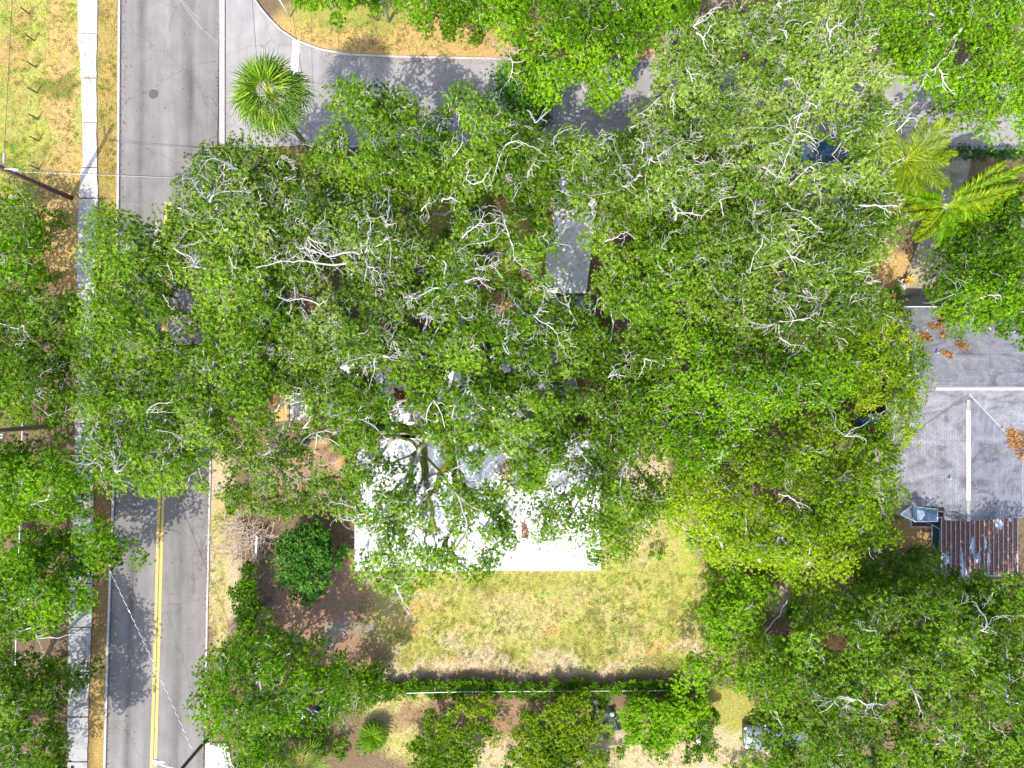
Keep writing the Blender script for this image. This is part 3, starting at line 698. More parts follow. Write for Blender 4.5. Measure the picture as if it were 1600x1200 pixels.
    for msk, nm, ns in ((thick, 'trunk', 8), (~thick, 'branches', 4)):
        if msk.any():
            A_, B_, r1, r2 = arr[pr][msk], arr[idx][msk], ra[msk], rb[msk]
            if nm == 'trunk': r1 = np.where(idx[msk] == 1, r1*1.5, r1)
            V, F = segs_mesh(A_, B_, r1, r2, ns)
            npmesh(nm, V, F, bark, root, attrs=[('thick','POINT','FLOAT', np.repeat(np.clip(r2*3.2, 0, 1), 2*ns))], smooth=True, kind=None if nm == 'trunk' else 'stuff')
    SIDE = []
    for pts, rr in LIMBS.get(seed, ()):
        q = [W(a, b_, zz+(.55 if zz > 9.2 else 0)) for a, b_, zz in pts]; q2 = []
        for i in range(len(q)-1):
            for k in range(4):
                f = k/4; q2.append([q[i][c]*(1-f)+q[i+1][c]*f+rng.normal()*.035*(1 if k else 0) for c in range(3)])
        q2.append(q[-1]); m_ = len(q2)
        lo = MB().tube(q2, [rr*.85*(1-.72*i/m_) for i in range(m_)], 6).build('limb', TWIG if rr < .1 else BARK, root, smooth=True)
        if rr >= .1:
            at = lo.data.attributes.new('thick', 'FLOAT', 'POINT'); at.data.foreach_set('value', np.full(len(lo.data.vertices), min(1, rr*4), dtype=np.float32))
        for i in range(2, m_-1):
            if rng.random() < .55:
                p = np.array(q2[i]); az = rng.uniform(0, 6.28); r = rr*.38*(1-.5*i/m_)
                for k in range(rng.integers(3, 7)):
                    az += rng.normal()*.5; p2 = p+np.array([math.cos(az), math.sin(az), rng.uniform(-.1, .35)])*rng.uniform(.1, .2)
                    SIDE.append((p, p2, max(r, .014), max(r*.85, .012))); r *= .85; p = p2
    nh = int(round(len(C)*((.055) if twig >= 2.4 else .025 if twig >= 1.4 else .012 if twig > .4 else 0)))
    for h in rng.choice(len(C), min(nh, len(C)), replace=False):
        for k in range(rng.integers(2, 5)):
            p = C[h]+np.array([0, 0, cr[h]*.45]); az = rng.uniform(0, 6.28); r = rng.uniform(.035, .06); n_ = rng.integers(6, 15)
            for i in range(n_):
                az += rng.normal()*.25; p2 = p+np.array([math.cos(az), math.sin(az), 0])*rng.uniform(.17, .3)
                dd = (C[:, 0]-p2[0])**2+(C[:, 1]-p2[1])**2; j = int(np.argmin(dd))
                tz = C[j, 2]+cr[j]*.66-dd[j]*.25+rng.normal()*.05
                p2[2] = p[2]+np.clip(tz-p[2], -.14, .14)
                SIDE.append((p, p2, r, r*.9)); r = max(r*.9, .012); p = p2
                if rng.random() < .4:
                    q = p.copy(); a2 = az+rng.choice([-1, 1])*rng.uniform(.5, 1.1); r_ = r*.7
                    for _ in range(rng.integers(2, 6)):
                        a2 += rng.normal()*.45; q2 = q+np.array([math.cos(a2), math.sin(a2), rng.normal()*.25+.1])*rng.uniform(.1, .2)
                        SIDE.append((q, q2, max(r_, .012), max(r_*.85, .01))); r_ *= .85; q = q2
    if twig > 0:
        A_, B_, r1, r2 = twigs(C, cr, rng, twig, twr)
        for s_ in SIDE: A_.append(s_[0]); B_.append(s_[1]); r1.append(s_[2]); r2.append(s_[3])
        if A_:
            V, F = segs_mesh(A_, B_, np.array(r1), np.array(r2), 3)
            npmesh('twigs', V, F, TWIG, root, kind='stuff')
    tri = Wd < .12 and L < .2; nv = 3 if tri else 4
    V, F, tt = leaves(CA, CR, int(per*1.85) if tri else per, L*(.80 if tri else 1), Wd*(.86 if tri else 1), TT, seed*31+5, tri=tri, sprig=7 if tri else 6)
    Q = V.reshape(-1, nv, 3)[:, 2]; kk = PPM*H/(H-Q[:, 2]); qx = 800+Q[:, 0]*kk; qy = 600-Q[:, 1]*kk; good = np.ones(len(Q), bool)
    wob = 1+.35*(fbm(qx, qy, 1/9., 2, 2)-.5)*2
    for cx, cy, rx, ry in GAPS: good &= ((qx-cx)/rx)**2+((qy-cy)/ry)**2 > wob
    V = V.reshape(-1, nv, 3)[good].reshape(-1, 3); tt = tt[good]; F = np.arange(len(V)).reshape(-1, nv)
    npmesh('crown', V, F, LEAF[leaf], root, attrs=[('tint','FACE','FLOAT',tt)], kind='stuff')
    return root

GAPS += [(285,468,17,18),(262,512,18,8),(300,532,16,10),(303,405,7,8),(225,435,4,4),
 (506,396,22,4),(455,460,12,6),(480,470,14,12),(520,400,20,10),(525,440,6,14),(505,438,8,5),(550,490,10,8),(645,500,6,8),(602,512,6,8),(660,500,12,6),
 (690,345,18,30),(782,472,14,14),(765,395,12,10),(655,420,10,8),(750,445,12,7),(765,320,14,22),(820,350,10,10),(825,430,8,12),(760,540,10,6),
 (712,192,7,16),(724,216,9,7),(550,212,4,16),(497,185,10,14),(547,240,4,6),
 (925,318,7,14),(868,345,5,16),(898,350,14,10),(860,410,9,16),(900,425,12,22),(872,430,8,14),(880,458,12,5),(893,395,8,8),(860,500,8,6),(895,510,7,7),(880,285,6,16),
 (935,488,14,10),(965,510,20,5),(970,375,14,6),(865,560,6,14),(845,605,10,10),(905,598,30,10),(828,648,8,6),(905,655,12,5),(970,550,6,5),
 (595,590,8,12),(575,595,6,5),(540,575,8,6),(625,620,13,22),(640,652,28,8),(710,588,14,9),(790,575,12,12),(715,600,6,4),
 (430,630,12,14),(445,640,8,10),(466,640,10,10),(525,722,12,12),(500,695,16,5),(478,745,7,5),(545,815,6,12),(475,690,10,4),(415,690,8,5),(440,770,5,4),
 (565,715,9,9),(600,690,14,7),(645,715,14,10),(575,775,7,12),(620,745,12,6),(672,785,8,14),(640,760,8,6),(725,735,10,8),(745,755,10,6),(770,730,22,26),(700,700,8,5),(740,700,14,8),
 (575,850,9,16),(650,835,7,12),(672,845,10,10),(700,850,6,5),(620,840,5,10),(695,830,5,6),(715,865,6,5),(745,840,8,12),(735,870,8,10),(755,815,8,8),(600,790,6,5),(690,810,5,5),
 (865,745,6,10),(885,765,8,6),(848,770,8,5),(902,705,6,5),(900,790,4,10),(825,695,4,4),
 (1020,720,6,10),(985,742,16,4),(1020,700,5,5),(1045,720,4,4),
 (1015,85,9,12),(805,78,10,8),(875,85,8,5),(960,90,5,8),(830,15,4,4),
 (1370,78,10,8),(1504,90,14,9),(1400,8,5,4),(1490,52,4,4),(1545,40,4,6),
 (1402,150,20,10),(1345,135,6,8),(1285,198,7,8),(1228,130,6,6),(1395,200,5,5),
 (1288,239,34,16),(1240,270,5,8),(1130,140,4,4),(1165,85,5,8),(1085,190,10,4),(1095,250,10,5),
 (1228,945,10,30),(1225,985,16,10),(1305,1005,18,12),(1390,1165,10,6),(1360,1175,8,5),(1246,1152,8,6),
 (1390,430,20,18),(1340,395,6,6),(1220,425,7,12),(1280,520,4,4),
 (1345,660,14,8),(1380,640,10,4),(1215,770,6,6),(1070,575,8,6),(1235,780,12,8),(1180,765,7,10),(1220,845,12,8),(1325,745,5,6),
 (1315,1175,4,4),(1255,1100,5,4),(1440,970,8,5),(1575,1130,8,5),(1520,1090,7,5),
 (75,1010,22,12),(60,1120,16,10),(70,640,16,14),(45,820,12,5),(40,1170,8,6),(30,1010,8,8),(70,540,10,6),
 (490,1108,14,8),(405,1070,5,6),(505,1035,5,5),
 (720,1130,6,5),(745,1155,6,5),(690,1110,6,4),(850,1130,4,6)]

GAPS = [(a, b, c*.72, d*.72) if (540 < a < 830 and 560 < b < 900) or (840 < a < 960 and 470 < b < 700) else (a, b, c, d) for a, b, c, d in GAPS]
GAPS = [(a, b, c*.75, d*.7) if 840 < a < 942 and 305 < b < 465 else (a, b, c, d) for a, b, c, d in GAPS]
GAPS += [(661,706,17,22),(664,748,11,18),(638,706,20,6),(690,733,12,9),(655,785,5,10),(625,682,16,5)]
GAPS += [(895,150,16,16),(915,185,22,14),(1000,115,12,14),(985,150,14,14),(870,175,8,14)]
TREES = [
 dict(name='oak_tree', label='spreading live oak whose crown covers the road above the double yellow line', poly=[(150,325),(200,322),(215,345),(255,328),(300,330),(420,340),(450,450),(440,600),(400,680),(332,700),(300,735),(305,748),(262,770),(235,780),(190,755),(182,772),(150,745),(130,700),(140,665),(115,655),(105,590),(115,480),(138,450),(122,380),(138,340)], base=(430,585), ztop=11, zlow=5.5, leaf='oak', seed=1, twig=1.5, tint=.5, lean=(-1.2,.4)),
 dict(name='oak_tree', label='live oak with white fanned limbs at the street corner below the fan palm', poly=[(268,300),(290,262),(330,225),(380,208),(420,225),(460,240),(480,290),(560,290),(640,330),(700,340),(690,470),(620,575),(440,575),(420,450),(340,400),(270,345)], base=(560,415), ztop=11.5, zlow=5.5, leaf='grey', seed=2, twig=3.2, twr=.024, tint=.5, dens=.95),
 dict(name='oak_tree', label='live oak reaching over the pale side street right of the fan palm', poly=[(478,290),(480,240),(498,215),(512,150),(540,118),(580,115),(588,140),(635,142),(680,178),(698,130),(742,132),(790,165),(850,195),(905,200),(935,240),(935,290),(890,340),(760,345),(690,345),(620,335),(540,300)], base=(800,300), ztop=11, zlow=5.5, leaf='oak', seed=3, twig=1.8, tint=.42, lean=(-.8,.6)),
 dict(name='oak_tree', label='pale-branched live oak in the middle, left of the front driveway', poly=[(680,330),(860,330),(880,460),(925,500),(930,590),(820,625),(640,600),(610,560),(650,470)], base=(735,440), ztop=12, zlow=6.5, leaf='oak', seed=4, twig=3.0, twr=.024, tint=.5, dens=.95),
 dict(name='oak_tree', label='mossy-limbed live oak standing open over the white roof', poly=[(520,690),(520,610),(560,545),(640,550),(820,560),(870,600),(880,700),(870,770),(800,770),(795,800),(815,850),(770,895),(745,910),(700,900),(660,915),(640,935),(590,930),(550,895),(558,840),(540,760)], base=(690,668), ztop=11.5, zlow=6.5, leaf='oak', seed=5, twig=1.6, tint=.42, dens=.93, sp=18, clr=.72, per=190, lay2=.4, r0=.042, forkz=5.2, lean=(.3,0)),
 dict(name='oak_tree', label='small-leaved oak shading the right end of the white roof', poly=[(810,600),(900,560),(1010,580),(1055,700),(1040,790),(1000,855),(960,885),(932,886),(918,866),(885,848),(850,836),(822,806),(800,772),(806,740),(812,690)], base=(960,690), ztop=10.5, zlow=5, leaf='oak', seed=6, twig=.8, tint=.38, dens=.97, L=.14, Wd=.09, per=250),
 dict(name='oak_tree', label='thin oak between the road and the left side of the white roof', poly=[(340,730),(335,690),(400,670),(430,570),(600,560),(580,640),(560,700),(565,770),(555,830),(520,820),(500,800),(440,810),(400,800),(355,805),(345,760)], base=(470,700), ztop=10, zlow=4.5, leaf='grey', seed=7, twig=2.2, tint=.45, dens=.88, sp=22, clr=.75, lay2=.25),
 dict(name='oak_tree', label='grey-twigged oak just right of the sunlit gap over the side street', poly=[(872,250),(895,215),(985,200),(985,175),(1018,155),(1020,75),(1090,25),(1150,60),(1160,200),(1140,300),(1120,340),(905,330),(880,300)], base=(1050,210), ztop=12, zlow=7, leaf='grey', seed=8, twig=3.6, twr=.022, tint=.52),
 dict(name='oak_tree', label='grey-twigged oak above the blue car', poly=[(1090,25),(1200,0),(1330,-10),(1370,60),(1400,130),(1440,180),(1400,200),(1390,300),(1250,310),(1140,300),(1160,200),(1150,60)], base=(1265,150), ztop=12.5, zlow=7.5, leaf='grey', seed=9, twig=3.8, twr=.023, tint=.52),
 dict(name='oak_tree', label='broad pale-branched oak between the blue car and the grey shingle house', poly=[(1110,330),(1140,295),(1250,300),(1395,290),(1400,330),(1425,350),(1400,395),(1370,415),(1400,470),(1380,500),(1310,530),(1150,530),(1080,470),(1090,400)], base=(1240,410), ztop=12, zlow=7, leaf='grey', seed=10, twig=2.8, twr=.023, tint=.42),
 dict(name='oak_tree', label='dense oak right of the front driveway slab', poly=[(915,330),(1120,335),(1110,400),(1105,480),(1070,550),(1010,620),(890,600),(870,500),(925,455),(930,390)], base=(1010,440), ztop=11, zlow=6, leaf='oak', seed=11, twig=1.6, tint=.45),
 dict(name='oak_tree', label='fresh green oak at the top middle hanging over the kerb', poly=[(785,-60),(1110,-60),(1095,25),(1020,70),(1000,100),(1000,130),(965,168),(945,165),(915,135),(870,160),(800,130),(770,105),(795,70),(770,40)], base=(920,20), ztop=10.5, zlow=5, leaf='bright', seed=12, twig=.7, tint=.5),
 dict(name='oak_tree', label='rounded oak hanging over the street kerb left of the sunlit gap', poly=[(765,130),(775,95),(830,110),(880,130),(870,150),(860,195),(830,200),(780,170)], base=(800,60), ztop=8, zlow=4, leaf='dark', seed=13, twig=.8, tint=.45, lean=(.2,-2)),
 dict(name='oak_tree', label='bright fine-leaved oak filling the top right corner', poly=[(1330,-60),(1660,-60),(1660,220),(1600,215),(1575,180),(1555,135),(1480,145),(1450,150),(1420,142),(1390,120),(1350,60)], base=(1560,30), ztop=11, zlow=6, leaf='bright', seed=14, twig=.45, tint=.62, L=.14, Wd=.09, per=260),
 dict(name='oak_tree', label='round-headed oak over the right end of the side street', poly=[(1462,165),(1472,118),(1515,98),(1560,125),(1560,180),(1535,216),(1505,212),(1474,194)], base=(1520,215), ztop=9, zlow=5, leaf='bright', seed=15, twig=.2, tint=.55, L=.14, Wd=.09, per=260),
 dict(name='oak_tree', label='oak behind the mossy driveway on the right edge', poly=[(1470,440),(1480,385),(1505,350),(1545,345),(1560,305),(1660,290),(1660,540),(1600,540),(1575,515),(1545,500),(1520,525),(1490,490)], base=(1590,410), ztop=10, zlow=5, leaf='bright', seed=16, twig=.6, tint=.38),
 dict(name='oak_tree', label='dark dense tree in the middle right, between the two houses', poly=[(1000,590),(1060,535),(1100,470),(1150,525),(1310,525),(1330,560),(1340,640),(1250,650),(1180,690),(1100,740),(1040,750),(1025,700)], base=(1160,600), ztop=10.5, zlow=6, leaf='bright', seed=17, twig=.6, tint=.52, L=.13),
 dict(name='mango_tree', label='broad-leaved tree with yellowish tips against the grey shingle roof', poly=[(1310,545),(1330,510),(1380,475),(1410,480),(1425,520),(1455,555),(1452,600),(1435,640),(1432,690),(1395,700),(1340,650),(1325,600)], base=(1365,585), ztop=9, zlow=4.5, leaf='mango', seed=18, twig=.15, tint=.6, L=.24, Wd=.09, per=170),
 dict(name='mango_tree', label='wide bright tree left of the glass-roofed lean-to', poly=[(1100,745),(1180,690),(1250,645),(1340,645),(1400,700),(1405,755),(1432,765),(1420,790),(1390,800),(1412,840),(1400,855),(1370,870),(1310,865),(1250,800),(1190,765)], base=(1310,745), ztop=9, zlow=4.5, leaf='lime', seed=19, twig=.6, tint=.3, L=.15),
 dict(name='camphor_tree', label='yellow-green tree at the right corner of the back lawn', poly=[(1020,810),(1035,745),(1110,730),(1190,765),(1250,795),(1300,820),(1335,870),(1325,930),(1270,955),(1232,905),(1180,890),(1120,885),(1060,845)], base=(1185,850), ztop=10, zlow=5, leaf='lime', seed=20, twig=.3, tint=.66, L=.13, Wd=.09, per=300),
 dict(name='young_tree', label='low leafy tree on the right edge of the back lawn above the fence end', poly=[(1110,890),(1180,885),(1225,925),(1200,960),(1205,1020),(1195,1075),(1120,1085),(1055,1080),(1050,1050),(1110,1020),(1100,960)], base=(1160,985), ztop=6, zlow=3.5, leaf='bright', seed=21, twig=.5, tint=.62, dens=.92, bark=BROWNBARK),
 dict(name='oak_tree', label='large dark oak below the rusty carport in the lower right corner', poly=[(1430,915),(1480,900),(1530,905),(1660,885),(1660,1260),(1400,1260),(1395,1100),(1410,1000)], base=(1540,1070), ztop=11, zlow=5.5, leaf='oak', seed=22, twig=1.1, tint=.42),
 dict(name='oak_tree', label='oak hanging over the silver car', poly=[(1235,960),(1330,930),(1440,905),(1420,1000),(1400,1100),(1405,1260),(1180,1260),(1186,1180),(1192,1115),(1160,1085),(1195,1020)], base=(1320,1090), ztop=10, zlow=4.5, leaf='oak', seed=23, twig=1.0, tint=.45),
 dict(name='young_tree', label='bush-sized tree at the foot of the rusty carport', poly=[(1345,930),(1330,885),(1390,860),(1425,875),(1440,840),(1468,860),(1485,905),(1440,930)], base=(1420,890), ztop=6, zlow=2.5, leaf='bright', seed=24, twig=.5, tint=.35, bark=BROWNBARK),
 dict(name='young_tree', label='thin bushy tree in the grey-railed fence corner on the left edge', poly=[(-60,290),(20,285),(45,305),(80,345),(72,400),(75,440),(50,470),(-60,470)], base=(20,400), ztop=6, zlow=2.5, leaf='bright', seed=25, twig=1.2, tint=.45, dens=.82, bark=BROWNBARK, lay2=.2),
 dict(name='oak_tree', label='oak on the left edge just above the bare utility pole', poly=[(-60,460),(60,455),(115,460),(135,500),(125,600),(105,655),(75,668),(40,660),(-60,655)], base=(35,560), ztop=9, zlow=4.5, leaf='oak', seed=26, twig=1.0, tint=.35),
 dict(name='oak_tree', label='oak on the left edge below the utility pole, over the sidewalk', poly=[(-60,700),(20,690),(60,730),(70,700),(108,712),(120,735),(120,790),(105,825),(60,830),(-60,850)], base=(40,765), ztop=9, zlow=4.5, leaf='bright', seed=27, twig=.6, tint=.5, dens=.95),
 dict(name='oak_tree', label='oak leaning over the sidewalk to the left kerb beside the dashed cable', poly=[(60,840),(110,835),(140,805),(165,798),(185,850),(180,885),(135,920),(125,945),(112,980),(80,1015),(-60,1010),(-60,860)], base=(45,920), ztop=9, zlow=4, leaf='bright', seed=28, twig=.6, tint=.5, dens=.95),
 dict(name='oak_tree', label='oak in the bottom left corner beside the slab path', poly=[(-60,1045),(30,1025),(60,1040),(115,1045),(128,1065),(125,1100),(95,1120),(108,1160),(105,1260),(-60,1260)], base=(20,1140), ztop=8.5, zlow=4, leaf='oak', seed=29, twig=1.0, tint=.4, dens=.93),
 dict(name='oak_tree', label='round oak at the bottom beside the road and street lamp', poly=[(295,1120),(300,1060),(335,1010),(370,980),(430,975),(500,1000),(545,1040),(600,1070),(580,1100),(550,1125),(500,1140),(440,1150),(420,1260),(370,1260),(352,1180),(320,1150)], base=(420,1075), ztop=7.5, zlow=3, leaf='bright', seed=30, twig=.9, tint=.45),
 dict(name='shrub', label='dark glossy shrub on bare brown soil left of the white roof', poly=[(422,885),(440,835),(490,812),(528,850),(512,905),(485,948),(455,930),(440,905)], base=(475,880), ztop=3.2, zlow=1.2, leaf='dark', seed=31, twig=.1, tint=.45, cat='shrub', sp=14, clr=.6, per=220, dome=30, bark=BROWNBARK, lobes=.6),
 dict(name='shrub', label='yellowish shrub left of the tarp heap, leftmost below the back fence', poly=[(638,1160),(665,1105),(720,1090),(770,1100),(778,1150),(745,1190),(710,1260),(640,1260)], base=(710,1165), ztop=2.3, zlow=1.2, leaf='mango', seed=32, twig=.7, tint=.55, cat='shrub', dens=.85, sp=18, clr=.6, dome=35, bark=BROWNBARK, lay2=.2, lobes=.8),
 dict(name='shrub', label='wide shrub directly left of the tarp heap below the back fence', poly=[(800,1160),(830,1105),(890,1085),(925,1100),(938,1150),(950,1200),(945,1260),(800,1260)], base=(870,1170), ztop=2.3, zlow=1.2, leaf='mango', seed=33, twig=.3, tint=.66, L=.14, Wd=.09, cat='shrub', sp=16, clr=.6, dome=35, bark=BROWNBARK, lobes=.8),
 dict(name='shrub', label='shrub directly right of the tarp heap below the back fence', poly=[(965,1110),(985,1090),(1060,1085),(1110,1105),(1095,1145),(1060,1165),(1010,1178),(978,1150)], base=(1035,1130), ztop=2.2, zlow=1.2, leaf='bright', seed=34, twig=.3, tint=.66, cat='shrub', sp=16, clr=.6, dome=35, bark=BROWNBARK, lobes=.8),
 dict(name='shrub', label='small round shrub at the left end of the back hedge', poly=[(562,1062),(570,1045),(590,1042),(598,1060),(585,1078),(568,1076)], base=(582,1062), ztop=1.8, zlow=.8, leaf='hedge', seed=35, twig=0, tint=.5, cat='shrub', sp=9, clr=.35, per=130, dome=14, bark=BROWNBARK, lobes=.3),
 dict(name='oak_tree', label='oak poking in at the top edge left of the grey post', poly=[(440,-50),(600,-50),(575,0),(555,22),(530,32),(500,22),(470,12)], base=(510,-40), ztop=8, zlow=4, leaf='bright', seed=36, twig=.5, tint=.45),
 dict(name='oak_tree', label='oak poking in at the top edge right of the grey post', poly=[(612,-50),(800,-50),(790,20),(770,40),(748,68),(735,35),(705,55),(690,30),(650,30),(625,10)], base=(700,-50), ztop=9, zlow=4, leaf='bright', seed=37, twig=.5, tint=.45),
 dict(name='shrub', label='strip of shrub along the picket fence left of the brown soil', poly=[(372,975),(366,930),(378,880),(398,878),(402,930),(400,985)], base=(385,930), ztop=2.2, zlow=1, leaf='hedge', seed=38, twig=0, tint=.5, cat='shrub', sp=12, clr=.45, per=160, dome=20, bark=BROWNBARK, lobes=.4),
 dict(name='shrub', label='dark round shrub beside the bare brown gap right of the back lawn', poly=[(1205,1010),(1215,985),(1250,990),(1275,1015),(1270,1050),(1225,1060),(1200,1040)], base=(1240,1025), ztop=3.5, zlow=1.5, leaf='dark', seed=39, twig=0, tint=.4, cat='shrub', sp=15, clr=.6, dome=30, bark=BROWNBARK, lobes=.5),
 dict(name='shrub', label='straggly shrub on sandy soil just left of the silver car', poly=[(1065,1170),(1085,1120),(1110,1110),(1130,1130),(1115,1160),(1090,1190)], base=(1095,1155), ztop=2, zlow=.8, leaf='hedge', seed=40, twig=.5, tint=.4, cat='shrub', dens=.7, sp=15, clr=.4, per=100, dome=25, bark=BROWNBARK, lobes=.4),
]
for t_ in TREES:
    t_ = dict(t_); tree(**t_)

# low growth under and round the trees (saplings, uncountable)
def understory():
    rng = np.random.default_rng(5); spots = []
    for cx, cy, rx, ry, n in ((20,770,120,430,240), (1250,600,380,600,420), (330,650,60,380,30), (450,1120,120,80,40), (650,420,260,180,60), (740,40,80,40,16)):
        for _ in range(n):
            px, py = cx+rng.uniform(-1,1)*rx, cy+rng.uniform(-1,1)*ry
            if 104 < px < 352: continue
            if 88 < py < 240 and px > 340: continue
            if 1390 < px and 470 < py < 905: continue
            if 548 < px < 945 and 555 < py < 895: continue
            if 1140 < px < 1275 and 1110 < py < 1180: continue
            if 840 < px < 945 and 230 < py < 560: continue
            if 1400 < px < 1500 and 350 < py < 480: continue
            if 410 < px < 1115 and 870 < py < 1065: continue
            spots.append(W(px, py, rng.uniform(.3, .7)))
    C = np.array(spots); V, F, T = leaves(C, rng.uniform(.35,.8,len(C)), 110, .20, .12, np.full(len(C), .5), 77)
    o = npmesh('undergrowth', V, F, LEAF['hedge'], attrs=[('tint','FACE','FLOAT',T)])
    tag(o, 'low green undergrowth on the leaf litter beneath the trees', 'undergrowth', kind='stuff')
understory()
print('LEAVES', LEAFCOUNT[0])

# ------------------------------------------------------------------ houses
def white_house():
    t = thing('white_roofed_house', 'low house with flat white coated roof under the open oak, by the back lawn', 'house', W(745,790))
    def wp(pts, z): return [W(a, b, z)[:2] for a, b in pts]
    mb = MB(); mb.prism(wp([(560,693),(932,693),(932,884),(560,884)], 3.3), -.2, 3.16); mb.build('wall', M['stucco'], t)
    mb = MB(); mb.prism(wp([(518,562),(806,562),(806,680),(518,680)], 3.3), -.2, 2.98); mb.build('wall', M['stucco'], t)
    rz = lambda x, y: 3.42
    # roof sheets: upper wing a touch lower
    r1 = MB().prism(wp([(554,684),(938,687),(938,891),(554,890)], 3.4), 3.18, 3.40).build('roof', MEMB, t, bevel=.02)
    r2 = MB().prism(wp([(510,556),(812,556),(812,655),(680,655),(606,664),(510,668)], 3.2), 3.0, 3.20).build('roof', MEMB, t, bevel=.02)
    x0, y0, _ = W(750,716,3.41); x1, y1, _ = W(750,786,3.41)
    MB().box(((x0+x1)/2, (y0+y1)/2, 3.405), (.05, abs(y1-y0), .03)).build('roof_seam', CONC_OLD, r1)
    for px, py in ((842,860),(588,868)):
        x, y, z = W(px, py, 3.4); MB().lathe((x, y, 3.38), [(.07,0),(.07,.35),(.05,.36)], 12).build('vent_pipe', M['galv'], r1)
    for k in range(5):
        x = W(600+k*72, 884, 3.3)[0]; y = W(0, 884, 3.3)[1]
        f = MB().box((x, y-.02, 1.55), (1.3, .1, 1.1)).build('window', M['white'], t)
        MB().box((x, y-.08, 1.55), (1.14, .03, .94)).build('pane', M['glass'], f)
    # gutter edge trims, butted just outside the sheets
    (ax, ay, _), (bx, by, _) = W(554,890,3.4), W(938,891,3.4)
    MB().box(((ax+bx)/2, ay-.045, 3.30), (bx-ax, .07, .16)).build('fascia', M['galv'], t)
    return t
white_house()

ZE, ZR, ZW = 2.8, 4.5, 4.35
XW0 = W(1412,0,ZE)[0]; XE0 = W(1780,0,ZE)[0]; YN = W(0,480,ZE)[1]; YS = W(0,705,ZE)[1]; YR = W(0,607,ZR)[1]
XA = W(1384,0,ZE)[0]; XB = W(1598,0,ZE)[0]; XR = W(1514,0,ZW)[0]; YB = W(0,808,ZE)[1]
def z_main(x, y): return ZE+(ZR-ZE)*((YN-y)/(YN-YR) if y > YR else (y-YS)/(YR-YS))
def z_wing(x, y): return ZE+(ZW-ZE)*((x-XA)/(XR-XA) if x < XR else (XB-x)/(XB-XR))
def z_roof(x, y):
    z = z_main(x, y) if x > XW0 and y > YS else -9
    if y < YR and XA < x < XB: z = max(z, z_wing(x, y))
    return z
def roof_slab(name, c, uvs, parent, th=.14, label=None):
    """c: 4 corners ccw from above (top face)"""
    V = [tuple(p) for p in c]+[(p[0], p[1], p[2]-th) for p in c]
    me = bpy.data.meshes.new(name); o_ = org(parent)
    me.from_pydata([(a-o_[0], b-o_[1], z-o_[2]) for a, b, z in V], [], [(0,1,2,3),(7,6,5,4),(0,4,5,1),(1,5,6,2),(2,6,7,3),(3,7,4,0)])
    uv = me.uv_layers.new(name='UVMap')
    for p in me.polygons:
        for li in p.loop_indices: uv.data[li].uv = uvs[me.loops[li].vertex_index % 4]
    me.materials.append(SHINGLE); me.update()
    o = bpy.data.objects.new(name, me); COL.objects.link(o); o.parent = parent; ORG[o.name] = o_
    return o
